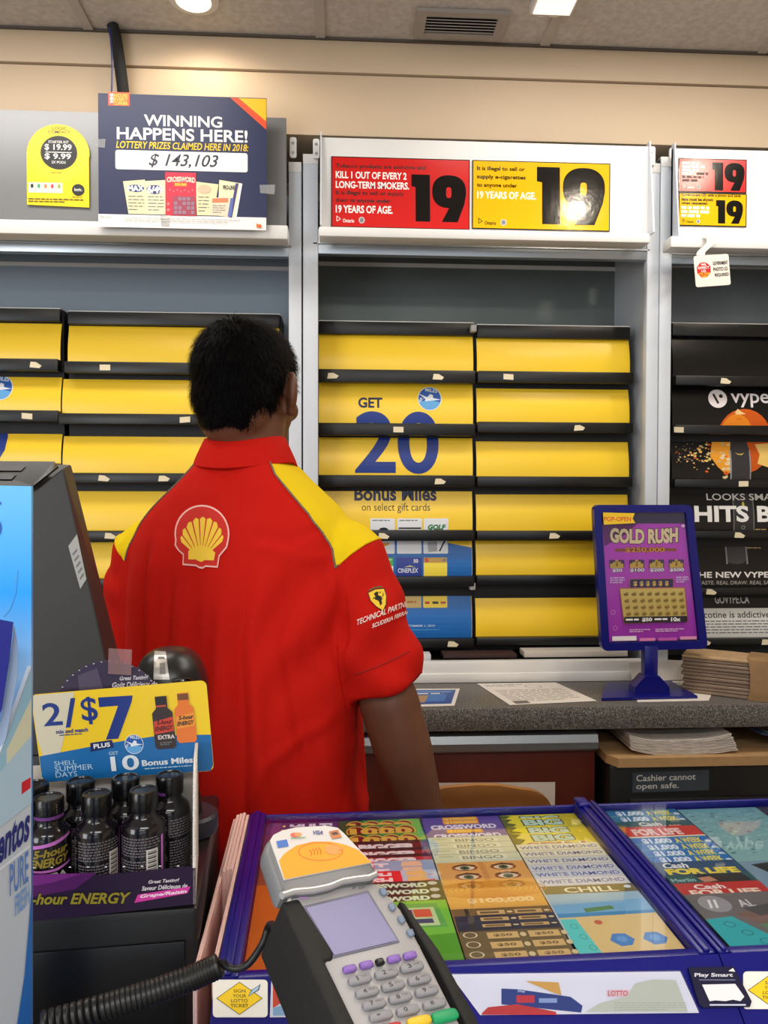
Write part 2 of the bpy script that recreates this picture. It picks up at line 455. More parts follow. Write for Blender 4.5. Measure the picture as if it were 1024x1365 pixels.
def flap(parent, xa, xb, ya, yb, m, design=None, tags=(), xc=None, bulge=.015, sh=13):
    "one hinged display flap: curved card, black price strip, little paper tags"
    xc = xc if xc is not None else (xa+xb)/2
    X0, X1 = xw(xa, YF), xw(xb, YF)
    Z0, Z1 = hz(ya, YF, xc), hz(yb, YF, xc)
    def fn(x, y, w):
        t = (y-ya)/(yb-ya)
        yy = YF+.012-bulge*math.sin(max(0, t)*pi*.62)
        dy = -bulge*pi*.62*math.cos(t*pi*.62)/(Z0-Z1)
        nrm = Vector((0, -1, -dy)).normalized()
        return Vector((X0+(X1-X0)*(x-xa)/(xb-xa), yy, Z0+(Z1-Z0)*t)) + nrm*w
    mb = MB(); N = 8
    V = []; Fc = []
    for i in range(N+1):
        y = ya+(yb-ya)*i/N
        V += [fn(xa, y, 0), fn(xb, y, 0)]
    for i in range(N): Fc.append([2*i, 2*i+2, 2*i+3, 2*i+1])
    k = len(V)
    V += [fn(x, y, -.003) for y in [ya+(yb-ya)*i/N for i in range(N+1)] for x in (xa, xb)]
    for i in range(N): Fc.append([k+2*i, k+2*i+1, k+2*i+3, k+2*i+2])
    for i in range(N):
        Fc.append([2*i, k+2*i, k+2*i+2, 2*i+2]); Fc.append([2*i+1, 2*i+3, k+2*i+3, k+2*i+1])
    mb.add(V, Fc, m, True)
    if design:
        p = Pr(mb, fn, .0006, .00015, clip=(xa+.5, ya, xb-.5, yb), ys=[ya+(yb-ya)*i/N for i in range(1, N)])
        design(p)
    fo = mb.build('flap', parent)
    zs = hz(yb+sh, YF-.03, xc)
    mb = MB(); mb.box(X0-.002, X1+.002, YF-.030, YF+.0, zs, Z1+.002, blackp, .0025); st = mb.build('price_strip', fo)
    for tx, cut in tags:
        mb = MB(); xx = xw(tx, YF-.03); zz = (zs+Z1)/2; r = random.Random(int(tx*7))
        h = .0085; wd = .0155; pts = [(-wd, -h), (wd*(1-.15*cut), -h), (wd+.004*cut, h*(-.1*cut+(1-cut)*-1)), (wd-.012*cut, h), (-wd+.003*cut, h)]
        sk = r.uniform(-.08, .08)
        mb.prism(pts, lambda u, v, w_: Vector((xx+u, YF-.0305-w_, zz+v+u*sk)), 0, .0008, tagm); mb.build('price_tag', fo)
    return fo

def cabinet(name, label, xl, xr, post_l, post_r, interior, back_y, cols, gap_px, xc, lip, inner_side=True):
    "white tobacco cabinet; px layout. returns the root"
    A, B = xw(xl, YP), xw(xr, YP)
    o = thing('tobacco_cabinet', ((A+B)/2, YP, ZBASE), label, 'cabinet', 'white tobacco cabinets')
    zt = hz(212, YP, xc)
    zb = ZBASE+.001
    for pl, side in ((post_l, 0), (post_r, 1)):
        if pl:
            mb = MB(); mb.box(xw(pl[0], YP), xw(pl[1], YP), YP, YP+.03, zb, zt, cool_metal, .003)
            mb.box(xw(pl[0], YP), xw(pl[1], YP), YP-.0015, YP+.03, zt-.028, zt+.001, white_metal, .001)
            mb.build('post', o)
    # side panels, back, roof, base rail
    for px_, sgn in ((xl, 1), (xr, -1)):
        x = xw(px_, YP)
        mb = MB(); mb.box(min(x, x+sgn*.012), max(x, x+sgn*.012), YP+.031, back_y, zb, zt, cool_metal); mb.build('side_panel', o)
    mb = MB(); mb.box(A+.012, B-.012, back_y-.006, back_y, zb, zt-.002, interior)
    mb.build('back_panel', o)
    zr = hz(338, back_y, xc)
    mb = MB(); mb.box(A+.012, B-.012, back_y-.012, back_y-.006, hz(359, back_y, xc), hz(354, back_y, xc), white_metal); mb.build('back_trim', o)
    mb = MB(); mb.box(A+.012, B-.012, YP+.032, back_y-.008, zr, zr+.02, mat('dark_cabinet_top', (40, 42, 46), .5)); mb.build('roof_panel', o)
    zl0 = hz(lip[1]+24, YP+.01, xc); zl1 = hz(lip[1], YP+.01, xc)
    mb = MB(); mb.box(A+(.0 if not post_l else .03), B-.03, YP+.004, YP+.03, zl0, zl1+.02, alu, .002)
    mb.box(A+(.0 if not post_l else .03), B-.03, YP+.0, YP+.012, (zl0+zl1)/2, (zl0+zl1)/2+.004, alu); mb.build('track_rail', o)
    zrail = hz(881, YP, xc)
    xa2 = B if not post_l else B
    mb = MB(); mb.box(A+.002, B-.002, YP-.012, YP+.02, zb, zrail, white_metal, .003)
    mb.box(A+.002, B-.002, YP-.018, YP-.010, zb, zb+(zrail-zb)*.45, white_metal, .002); mb.build('base_rail', o)
    # black shelf body behind the flaps
    mb = MB()
    for xa, xb, y0, y1 in cols:
        mb.box(xw(xa, YF)-.004, xw(xb, YF)+.004, YF+.018, back_y-.01, hz(y1, YF, xc), hz(y0, YF, xc), blackm)
    mb.build('shelf_body', o)
    mb = MB()
    for xa, xb, y0, y1 in cols:
        mb.box(xw(xa, YF), xw(xb, YF), YF-.004, YF+.016, hz(y0+17, YF, xc), hz(y0, YF, xc), blackp, .003)
        mb.box(xw(xa, YF), xw(xb, YF), YF+.002, back_y-.012, hz(y0, YF, xc), hz(y0, YF, xc)+.003, white_metal)
    mb.build('top_strip', o)
    return o
def header(root, x0, x1, y0, y1, lip, m, flange=True, xc=500):
    YH = 2.225
    A, B = xw(x0, YH), xw(x1, YH)
    mb = MB(); mb.box(A, B, YH, YH+.012, hz(y1, YH, xc), hz(y0, YH, xc), m); mb.build('header_panel', root)
    if flange:
        for x, sg in ((A, 1), (B, -1)):
            mb = MB(); mb.prism([(0, hz(y1+4, YH, xc)), (-.055, hz(y1+4, YH, xc)), (-.02, hz(y0-6, YH, xc)), (0, hz(y0-6, YH, xc))],
                                lambda u, v, w_: Vector((x+w_*sg, YH+u+.012, v)), 0, .004, cool_metal); mb.build('header_flange', root)
    YL = 2.165
    mb = MB(); mb.box(xw(x0, YL)-.004, xw(x1, YL)+.004, YL, YH-.0005, hz(lip[1], YL, xc), hz(lip[0], YL, xc), white_metal, .004); mb.build('header_lip', root)
    return YH

# --- middle cabinet
ROWS_L = [(448, 497), (511, 567), (584, 635), (655, 707), (720, 768), (795, 850)]
ROWS_R = [(450, 497), (517, 564), (588, 636), (659, 708), (721, 767), (798, 849)]
cab = cabinet('c', 'middle white tobacco cabinet with yellow flaps, under the two large age signs',
              404, 876, (404, 424), (860, 876), mat('dark_galvanised_back', (112, 120, 118), .4, .3, grain=.06, gscale=6), 2.62, [(425, 631, 431, 868), (635, 838, 433, 868)], 0, 640, (307, 319))
header(cab, 427, 862, 189, 307, (306, 319), white_metal, True, 640)
GOLD = ink((214, 170, 80))
def card(p, x0, y0, x1, y1, m): p.rrect(x0, y0, x1, y1, 1.5, m)
def d_get(p):
    p.text('GET', 477, 531, 509, 545, NAVY, .03)
    airmiles(p, 572, 532, 16)
def d_20(p): p.text('20', 473, 548.5, 584.5, 632, BLUE, .035)
def d_bonus(p):
    p.text('Bonus Miles', 472, 649, 582, 668, NAVY, .03)
    p.text('on select gift cards', 482, 671, 573, 684, BLACK, -.005)
def d_cards(p):
    p.poly([(424, 716), (500, 716), (560, 717), (640, 732), (640, 860), (424, 860)], ink((20, 104, 184)))
    for x in (493, 529, 564.5): card(p, x, 691, x+33, 738, ink((232, 236, 240)))
    p.ell(511, 708, 7, 5, BLACK); p.ell(509, 722, 11, 7, ink((236, 160, 40)), a0=.3, a1=pi-.3)
    p.rect(531, 703, 561, 705, BLACK); p.rect(540, 718, 552, 720, GREY); p.micro(496, 693, 523, 696, 1, GREY); p.micro(532, 693, 560, 696, 1, GREY)
    p.text('GOLF', 570, 699, 594, 706, ink((20, 120, 60)), .05, .2)
    p.poly([(570, 723), (583, 722), (583, 735), (571, 736)], ink((170, 172, 178))); p.line([(586, 735), (594, 720)], 2, BLACK)
    p.ell(582, 709, 6, 4, ink((120, 90, 60)))
    card(p, 495, 743, 524, 779, WHITE); p.rect(495, 743, 524, 754, ink((70, 170, 80))); p.micro(510, 745, 522, 752, 2, ink((190, 230, 190)))
    card(p, 528, 743, 562, 790, ink((44, 62, 148))); p.text('CINEPLEX', 530, 757, 557, 763, ink((225, 230, 240)), .02); p.text('50', 551, 745, 557, 750, WHITE, .02)
    p.poly([(538, 756), (546, 753), (554, 756), (546, 755)], ink((200, 200, 120)))
    card(p, 564.5, 743, 596, 790, ink((250, 226, 70))); p.rect(564.5, 743, 596, 750, ink((190, 150, 70))); p.text('S', 566, 744, 571, 749, RED, .05); p.rect(590, 745, 595, 748, GREY)
def d_low(p):
    p.rect(424, 780, 640, 860, ink((20, 104, 184)))
    card(p, 500, 780, 562, 810, ink((214, 184, 110))); p.micro(532, 801, 559, 805, 1, ink((190, 120, 50)), .7)
    card(p, 564.5, 780, 597, 810, ink((250, 220, 60))); p.rect(567, 802, 573, 805, RED); p.rect(577, 802, 585, 805, BLACK); p.rect(588, 802, 595, 805, ink((190, 90, 40)))
    p.text('JULY 1 - SEPTEMBER 1, 2019', 520, 832, 580, 835.5, ink((190, 215, 240)), .02); p.micro(520, 838, 598, 840.5, 1, ink((90, 160, 220)))
DES = [None, d_get, d_20, lambda p: (d_bonus(p), d_cards(p)), d_cards, d_low]
# the 20 also shows its crowns in the GET row
DES[1] = lambda p: (d_get(p), p.text('20', 473, 549.5, 584.5, 632, BLUE, .02, res=10))
DES[2] = lambda p: p.text('20', 473, 549.5, 584.5, 632, BLUE, .02, res=10)
T_L = [[(443, 1), (583, 1)], [(531, 0)], [(586, 1)], [(511, 1)], [], [(604, 1)]]
T_R = [[(677, 0)], [(771, 1)], [], [(739, 1)], [], []]
for i, (a, b_) in enumerate(ROWS_L): flap(cab, 425, 630, a, b_, flap_yellow, DES[i], T_L[i], 640, sh=14)
for i, (a, b_) in enumerate(ROWS_R): flap(cab, 635, 838, a, b_, flap_yellow, None, T_R[i], 640, sh=12)
for py in (437, 782):
    mb = MB(); x = xw(631, YF-.03); z = hz(py, YF-.03, 640); mb.box(x-.009, x+.009, YF-.028, YF-.0, z-.011, z+.011, mat('grey_clip', (170, 170, 168), .5), .003); mb.build('grey_clip', cab)

# --- left cabinet
silver = mat('silver_laminate', (128, 129, 131), .34, .35, grain=.03, gscale=3)
cabl = cabinet('c', 'left white tobacco cabinet with a silver header, behind the person',
               -190, 402, None, (385, 402), mat('blue_grey_back_panel', (142, 156, 170), .45), 2.52, [(-180, 82, 414, 868), (92, 373, 417, 868)], 0, 220, (304, 316))
RL1 = [(430, 481), (502, 549), (578, 619), (640, 690), (710, 752), (790, 842)]
RL2 = [(435, 486), (506, 554), (582, 632), (655, 708), (723, 771), (800, 852)]
def d_air(p): airmiles(p, 0, 517, 17); p.text('20', -80, 546, 9, 600, BLUE, .035)
D1 = [None, d_air, lambda p: p.text('20', -80, 546, 9, 618, BLUE, .035), None, None, None]
for i, (a, b_) in enumerate(RL1): flap(cabl, -178, 82, a, b_, flap_yellow, D1[i], [[(48, 1)], [(37, 0)], [], [], [], []][i], 40, sh=13)
for i, (a, b_) in enumerate(RL2): flap(cabl, 92 if i < 1 else 84, 372, a, b_, flap_yellow, None, [[(141, 0)], [(247, 0)], [(138, 1), (218, 1)], [(146, 1)], [], []][i], 230, sh=12)
header(cabl, -190, 382, 152, 298, (296, 315), silver, False, 200)

# --- right cabinet
cabr = cabinet('c', 'right white tobacco cabinet with black vape advert flaps, under the small age signs',
               877, 1330, (877, 893), None, galv, 2.62, [(894, 1120, 432, 868), (1125, 1320, 432, 868)], 0, 980, (313, 330))
header(cabr, 893, 1330, 200, 318, (316, 331), white_metal, True, 980)
ROWS_V = [(449, 504), (515, 569), (589, 640), (658, 708), (729, 783), (797, 850)]
fire = random.Random(4)
FC = [ink((240, 150, 30)), ink((226, 96, 14)), ink((246, 196, 90)), ink((190, 80, 10)), ink((250, 226, 160))]
PALE = [ink((236, 216, 170)), ink((206, 180, 130)), ink((240, 200, 110)), ink((150, 120, 100)), ink((96, 82, 78))]
def d_vype(p):
    p.ell(955.5, 531.5, 12.5, 12.5, ink((236, 228, 228))); p.line([(950, 525), (956, 538)], 3, BLACK); p.ell(960, 528, 2.6, 2.6, BLACK)
    p.text('vype', 973, 524, 1024, 543, ink((236, 230, 232)), .012)
    p.ell(990, 585, 36, 40, ink((214, 92, 12))); p.ell(980, 590, 24, 38, ink((240, 140, 24))); p.poly([(977, 551), (981, 545), (986, 549), (992, 552), (980, 553)], ink((250, 210, 140)))
def d_burst(p):
    p.ell(990, 585, 38, 46, ink((200, 84, 12)))
    p.poly([(950, 589), (985, 589), (972, 628), (968, 634), (955, 622), (946, 608)], ink((240, 160, 40)))
    p.poly([(1007, 592), (1040, 589), (1040, 628), (1020, 622), (1008, 618), (1012, 606)], ink((240, 200, 110)))
    for k in range(130):
        t = fire.random(); x = 900+72*t; y = 606+fire.gauss(0, 1)*(4+14*t)
        r = .6+2.6*fire.random()*t
        m = PALE[min(4, max(0, int(4.5-4.4*t+fire.uniform(-.8, .8))))] if fire.random() < .75 else FC[fire.randrange(5)]
        a = fire.uniform(0, 6); p.mesh([(x+r*1.6*math.cos(a+q), y+r*math.sin(a+q)) for q in (0, 1.9, 3.4, 4.9)], [[0, 1, 2, 3]], m, False)
    p.l += p.step
    p.poly([(975, 588), (996, 588), (999, 600), (999, 650), (973, 650), (973, 600)], ink((52, 50, 54))); p.rect(972, 600, 974, 650, ink((150, 150, 150))); p.rect(998, 600, 999.5, 650, ink((150, 150, 150)))
    p.poly([(979, 603), (983, 606), (988, 606.5), (992, 603), (988, 605), (983, 605)], ink((230, 200, 90)))
def d_hits(p):
    p.rect(977, 655, 1005, 720, ink((44, 43, 46))); p.rect(977, 655, 978.5, 720, ink((110, 110, 112))); p.rect(1003.5, 655, 1005, 720, ink((110, 110, 112))); p.ell(991, 672, 1.6, 3, ink((220, 200, 60)))
    p.text('LOOKS SMART', 943, 658, 1050, 667, ink((226, 222, 218)), .012); p.text('HITS BIG', 925.5, 674, 1062, 696, ink((240, 238, 234)), .035)
    p.ring(990, 703, 2.5, 2.5, .7, ink((150, 150, 150))); p.micro(1006, 705, 1024, 708, 1, ink((190, 160, 100)))
def d_new(p):
    p.rect(970, 728, 996, 746, ink((60, 58, 62))); p.ell(983, 746, 13, 6, ink((60, 58, 62))); p.rect(969, 728, 971, 752, ink((130, 130, 132))); p.rect(996, 728, 998, 752, ink((130, 130, 132)))
    p.micro(998, 730, 1020, 733, 1, ink((190, 160, 100)))
    p.text('THE NEW VYPE ePEN 3', 922, 762, 1074, 770, ink((236, 232, 230)), .025); p.text('TASTE. REAL DRAW. REAL SATISFACTION.', 931, 774, 1068, 779, ink((180, 176, 172)), .005)
def d_nic(p):
    p.text('GOVYPE.CA', 956, 794, 1002, 805, ink((200, 198, 196)), .02)
    p.rect(896, 811, 1200, 851, ink((226, 224, 220))); p.text('Nicotine is addictive.', 928, 815, 1030, 823.5, BLACK, .008); p.micro(934, 827, 1110, 846, 5, GREY, .4, 3)
DV = [None, d_vype, d_burst, d_hits, d_new, d_nic]
T_V = [[(965, 1)], [(904, 0)], [(991, 0)], [(986, 1)], [(949, 1)], [(942, 1), (1024, 1)]]
for i, (a, b_) in enumerate(ROWS_V): flap(cabr, 895, 1120, a, b_, flap_black, DV[i], T_V[i], 980, sh=10)
for i, (a, b_) in enumerate(ROWS_V): flap(cabr, 1126, 1318, a, b_, flap_black, None, (), 980, sh=10)

# hinge brackets + beige rail seen in the gaps over the posts
def bracket(root, px, py0, py1):
    x = xw(px, YP-.01); z0 = hz(py1, YP, px); z1 = hz(py0, YP, px)
    mb = MB(); mb.prism(rrect(-.0095, z0, .0095, z1, .006), lambda u, v, w_: Vector((x+u, YP-.004-w_, v)), 0, .006, white_metal)
    p = MB()
    for t in (.25, .72):
        zz = z0+(z1-z0)*t; M = Matrix.Translation((x, YP-.010, zz)) @ Matrix.Rotation(pi/2, 4, 'X')
        mb.lathe([(.0045, 0), (.004, .002), (.001, .0022)], alu, M, 10)
    mb.build('hinge_bracket', root)
bracket(cabl, 391, 185, 212); bracket(cab, 421.5, 187, 213); bracket(cab, 865.5, 197, 222); bracket(cabr, 892.5, 199, 224)
mb = MB(); mb.box(xw(-190, 2.42), xw(1330, 2.42), 2.42, 2.46, ZZ(206, 2.42), ZZ(190, 2.42), wallm, .002)
S(mb, 'trim_3')

# ================================================================ SIGNS ON THE HEADERS
YS = 2.2235
def sign_board(name, x0, y0, x1, y1, Y, base, draw, label, cat, edge=None, tilt=0, th=.002, poly=None):
    fn = plane_fn(x0, y0, x1, y1, Y, tilt)
    mb = MB(); mb.prism(poly or [(x0, y0), (x1, y0), (x1, y1), (x0, y1)], fn, -th*0, th, edge or base)
    p = Pr(mb, lambda x, y, w_: fn(x, y, w_+th), .0003, .00012)
    if edge and not poly: p.rect(x0+1.2, y0+1.2, x1-1.2, y1-1.2, base)
    draw(p)
    return mb.build(name, label=label, cat=cat)
def nine(p, x0, y0, x1, y1, m):
    "heavy block numerals 19"
    W = x1-x0; H = y1-y0
    X = lambda u: x0+W*u
    Yv = lambda v: y0+H*v
    p.poly([(X(0), Yv(0)), (X(.335), Yv(0)), (X(.345), Yv(1)), (X(.08), Yv(1)), (X(.075), Yv(.27)), (X(0), Yv(.25))], m)
    # 9: ring with tail, built as a strip around the counter
    out = []; inn = []
    n = 40
    for i in range(n):
        a = 2*pi*i/n
        out.append((X(.69)+W*.31*math.copysign(abs(math.cos(a))**.85, math.cos(a)), Yv(.35)+H*.35*math.copysign(abs(math.sin(a))**.85, math.sin(a))))
        inn.append((X(.685)+W*.05*math.copysign(abs(math.cos(a))**.6, math.cos(a)), Yv(.37)+H*.115*math.copysign(abs(math.sin(a))**.6, math.sin(a))))
    V = out+inn; Fc = [[i, (i+1) % n, n+(i+1) % n, n+i] for i in range(n)]
    p.mesh(V, Fc, m)
    p.poly([(X(1.0), Yv(.33)), (X(1.0), Yv(.42)), (X(.97), Yv(.62)), (X(.85), Yv(1)), (X(.56), Yv(1)), (X(.70), Yv(.68)), (X(.82), Yv(.45))], m)
def ontario(p, x, y, m, s=1):
    p.line([(x, y-5*s), (x+5*s, y-1*s), (x, y+2*s), (x, y-5*s)], .8*s, m); p.text('Ontario', x+8*s, y-1.5*s, x+23*s, y+3.5*s, m, .02)
    p.ell(x+33*s, y, 4*s, 4.4*s, ink((190, 190, 190))); p.ell(x+33*s, y, 2.4*s, 3*s, GREY)
sred = ink((204, 26, 24), .22); syel = mat('glossy_yellow_sign', (236, 182, 16), .12, bump=.12, bscale=45); sblk = mat('glossy_black_sign_ink', (18, 15, 14), .12, bump=.12, bscale=45)
def d_red(p):
    p.text('Tobacco products are addictive and', 447.5, 220.5, 567, 227.5, ink((34, 6, 6)), .025)
    p.text('KILL 1 OUT OF EVERY 2', 447.5, 230.5, 541.5, 240, WHITE, .03); p.text('LONG-TERM SMOKERS.', 447.5, 243.5, 545, 253, WHITE, .03)
    p.text('It is illegal to sell or supply', 447.5, 256, 538, 263, ink((34, 6, 6)), .025); p.text('them to anyone under', 447.5, 266, 520, 273, ink((34, 6, 6)), .025)
    p.text('19 YEARS OF AGE.', 447.5, 275.5, 523, 286, WHITE, .03); ontario(p, 449, 295, WHITE)
    nine(p, 548, 232.5, 621, 295, sblk)
sign_board('age_sign', 441.5, 211, 626, 305, YS, sred, d_red, 'large red tobacco sign with a black 19 on the middle cabinet header', 'sign', sblk)
def d_yel(p):
    for t, y, x1 in (('It is illegal to sell or', 224, 699), ('supply e-cigarettes', 235, 700), ('to anyone under', 246, 689)): p.text(t, 635.5, y, x1, y+7, sblk, .03)
    p.text('19 YEARS OF AGE.', 636, 257, 714, 267, ink((250, 240, 210)), .035); ontario(p, 638, 298, sblk)
    nine(p, 715, 223, 806, 299, sblk)
sign_board('age_sign', 629.5, 216, 813, 307, YS, syel, d_yel, 'large yellow e-cigarette sign with a black 19, right of the large red sign', 'sign', sblk)
def d_sred(p):
    for i, (x1, m) in enumerate(((944, WHITE), (945, WHITE), (944, WHITE), (926, WHITE), (944, ink((60, 10, 10))), (938, ink((60, 10, 10))))):
        p.micro(909, 217+i*4.6, x1, 217+i*4.6+4.6, 1, m, .7, i)
    p.micro(928, 230.8, 946, 235.4, 1, ink((60, 10, 10)), .7); ontario(p, 911, 250, WHITE, .62)
    nine(p, 949, 217, 992, 254, sblk)
sign_board('age_sign', 904.5, 212, 995, 257, YS, sred, d_sred, 'small red sign with a black 19 on the right cabinet header', 'sign', sblk)
def d_syel(p):
    p.text('Government I.D. with a photo and birth', 908, 259, 987, 263.5, sblk, .04); p.text('date must be shown', 908, 264.5, 950, 269, sblk, .04); p.text('when requested.', 908, 270, 943, 274.5, sblk, .04)
    p.micro(908, 276, 945, 292, 3, ink((250, 240, 210)), .7, 4); ontario(p, 910, 296, sblk, .62)
    nine(p, 954, 267, 990, 298, sblk)
sign_board('age_sign', 904.5, 258, 995, 302, YS, syel, d_syel, 'small yellow photo identification sign directly under the small red sign', 'sign', sblk)

# lottery poster and the round-topped vape price card
YPO = 2.150
def d_post(p):
    W_ = ink((244, 242, 238))
    p.rect(131, 288, 355, 305, W_)
    p.poly([(307, 129), (355, 129), (355, 170)], ink((236, 74, 20))); p.poly([(318, 129), (355, 129), (355, 159)], ink((250, 196, 16)))
    p.rect(145, 126, 173, 144, ink((236, 84, 24)))
    p.text('AROUND', 152, 128, 171, 133, ink((250, 190, 30)), .03); p.text('EVERY', 152, 133.5, 171, 138, ink((250, 190, 30)), .03); p.text('CORNER', 152, 138.5, 171, 143, ink((250, 190, 30)), .03); p.text('WINS', 143, 132, 156, 137, W_, .03, rot=-pi/2)
    p.text('WINNING', 192, 154.5, 296, 169.5, W_, .022, res=6); p.text('HAPPENS HERE!', 156, 172, 330, 188.5, W_, .022, res=6)
    p.text('LOTTERY PRIZES CLAIMED HERE IN 2018:', 155, 190.5, 331, 200, ink((248, 206, 30)), .015, .2)
    p.rrect(154, 202.5, 330, 228, 3, W_); p.text('$ 143,103', 198, 206, 291, 225, ink((36, 38, 56)), .012, .3)
    tk = ink((234, 222, 176))
    p.poly([(164, 244), (193, 241), (196, 287), (171, 287)], tk); p.poly([(193, 243), (220, 241), (221, 287), (196, 287)], ink((238, 228, 186)))
    p.poly([(260, 242), (291, 245), (284, 287), (262, 287)], tk); p.poly([(292, 239), (322, 243), (315, 289), (290, 287)], ink((240, 230, 190)))
    p.poly([(314, 243), (318, 243), (309, 289), (305, 289)], ink((70, 60, 120))); p.poly([(320, 243), (323, 243.5), (315, 289), (312, 289)], W_)
    p.poly([(282, 263), (305, 262), (303, 287), (279, 287)], ink((236, 218, 190))); p.poly([(283, 264), (304, 263), (304, 269), (282, 270)], ink((240, 130, 90))); p.poly([(307, 263), (311, 263), (308, 288), (303, 288)], ink((96, 110, 180)))
    p.ell(181, 253, 11, 5, ink((40, 70, 130))); p.text('MAX', 170, 249, 192, 257, W_, .05, rot=-.05)
    p.ell(206, 254, 11, 6, ink((40, 50, 120))); p.text('6/49', 196, 249, 217, 259, W_, .05)
    for x0 in (171, 197): p.micro(x0, 263, x0+21, 285, 5, GREY, .25, x0)
    p.micro(264, 262, 278, 285, 5, GREY, .25, 9); p.micro(283, 273, 300, 285, 4, GREY, .3, 5); p.ell(272, 252, 9, 6, ink((214, 190, 160)))
    p.text('PRO-LINE', 297, 246, 313, 252, ink((40, 60, 40)), .03)
    p.rect(220, 230.5, 261, 288, ink((222, 32, 66))); p.text('CROSSWORD', 222, 236, 260, 243, ink((250, 220, 200)), .04, arc=1.2); p.rrect(232, 244, 249, 249, 1, ink((240, 110, 30))); p.text('$50,000', 233, 245, 248, 248.5, ink((250, 220, 80)), .02)
    for i in range(7): p.ell(226+5*i, 254+2*(i % 2), 1, 1, ink((240, 130, 140)))
    p.rect(230, 262, 260, 287, ink((166, 60, 86)))
    for i in range(5):
        for j in range(4):
            if (i*3+j*5) % 4: p.rect(231.5+i*5.7, 263.5+j*6, 236+i*5.7, 268+j*6, ink((150, 120, 140)))
    p.ell(224, 273, 2, 2, ink((240, 120, 130))); p.ell(224, 281, 2, 2, ink((240, 120, 130)))
    p.text('Play Smart', 134, 290.5, 149, 294, GREY, .0); p.micro(165, 292, 320, 299, 2, ink((190, 188, 186)), .3, 2)
    p.poly([(342, 296), (345, 298), (348, 297), (349, 302), (342, 302)], ORANGE)
sign_board('lottery_poster', 131.5, 128, 355.5, 304, YPO, ink((18, 30, 76), .42), d_post, 'dark blue lottery prize poster with an orange and yellow corner, on the left header', 'poster')
yl = mat('bright_yellow_card', (248, 214, 22), .35)
pts = [(36, 274), (36, 210)]+[(78+42*math.cos(a), 206+40*math.sin(a)) for a in [pi*1.0+i*pi/16 for i in range(17)]]+[(119, 210), (119, 276)]
def d_logic(p):
    p.ell(79, 205, 40, 38, ink((250, 220, 36))); p.text('LOGIC', 70, 169.5, 90, 173.5, ink((60, 56, 10)), .02); p.text('COMPACT', 64.5, 174.5, 94.5, 178.5, ink((60, 56, 10)), .02)
    p.ell(79, 204, 24.5, 22.5, BLACK, 36)
    p.text('STARTER KIT', 65, 188, 92, 191.5, WHITE, .01); p.text('$ 19.99', 60, 192.5, 96, 201.5, WHITE, .02); p.rect(61, 203, 96, 204, WHITE); p.text('$ 9.99', 60, 205, 95, 213.5, WHITE, .02); p.text('2X PODS', 69, 215, 88, 218.5, WHITE, .01)
    p.micro(68, 230, 86, 233, 1, ink((180, 150, 20)))
    p.rect(38, 244, 84, 258, ink((238, 230, 190)))
    for i, c in enumerate(((30, 30, 30), (60, 160, 110), (230, 130, 60), (230, 60, 90), (150, 170, 60))):
        p.poly([(39+i*9, 257), (41+i*9, 245), (47+i*9, 245), (45.5+i*9, 257)], ink((246, 240, 220))); p.ell(43+i*9, 249, 2, 3, ink(c))
    p.ell(104.5, 253, 8.3, 7.8, BLACK); p.text('logic.', 99.5, 250.5, 110, 256, WHITE, .02); p.micro(96, 262, 112, 264, 1, ink((150, 130, 20)))
    p.micro(38, 265.5, 112, 272, 2, ink((90, 80, 10)), .45, 6)
sign_board('price_card', 36, 165, 119, 275, YS-.003, yl, d_logic, 'yellow round-topped vape price card taped on the silver header', 'sign', poly=pts)
tape = glassy('clear_tape', (235, 235, 235), opac=.28, oc=(210, 212, 215), rough=.15)

po = [k for k in bpy.data.objects if k.name == 'lottery_poster'][0]; ROOT[po.name] = Matrix.Translation(po.location)
ft = plane_fn(131.5, 128, 355.5, 304, YPO-.0022)
for q in ((126, 188, 141, 200), (346, 243, 367, 256), (213, 287, 226, 303)):
    mb = MB(); mb.prism([(q[0], q[1]+1), (q[2], q[1]), (q[2]-1, q[3]), (q[0]+1, q[3]-1)], ft, .0006, .0009, tape); mb.build('clear_tape', po)
# wobbler hanging from the right header
o = thing('wobbler_sign', P(948, 350, 2.13), 'small white hanging tag with a red octagon, below the right header', 'sign')
mb = MB(); pts = [P(941+7*math.sin(i*.45), 312+i*2.6, 2.158-.004*i*.8) for i in range(12)]
V = []
for q in pts: V += [q+Vector((-.012, 0, 0)), q+Vector((.012, 0, 0))]
mb.add(V, [[2*i, 2*i+1, 2*i+3, 2*i+2] for i in range(11)], mat('frosted_strip', (214, 204, 190), .4), True); mb.build('hanging_strip', o)
fw = plane_fn(925, 337, 973, 384, 2.118)
rot = -.09
def fnw(x, y, w_):
    dx = x-949; dy = y-360.5
    return fw(949+dx*math.cos(rot)-dy*math.sin(rot), 360.5+dx*math.sin(rot)+dy*math.cos(rot), w_)
mb = MB(); mb.prism(rrect(926, 340, 972.5, 381.5, 3), fnw, 0, .0016, mat('white_plastic_tag', (238, 228, 216), .35))
p = Pr(mb, lambda x, y, w_: fnw(x, y, w_+.0016), .0004, .0002)
oc = [(938+9.8*math.cos(pi/8+i*pi/4), 359+10.6*math.sin(pi/8+i*pi/4)) for i in range(8)]
p.poly(oc, RED)
for t, y, m in (('WE', 350.5, WHITE), ('EXPECT', 354.7, WHITE), ('I.D.', 359, WHITE), ('IT\'S THE', 363, YEL), ('LAW', 366.3, YEL)): p.text(t, 938-(3.5 if len(t) < 5 else 7.5), y, 938+(3.5 if len(t) < 5 else 7.5), y+3.3, m, .03)
for t, y in (('GOVERNMENT', 349), ('PHOTO I.D.', 357), ('REQUIRED', 365)): p.text(t, 950.5 if len(t) > 8 else 952, y, 970.5, y+5, BLACK, .02)
mb.build('tag', o)
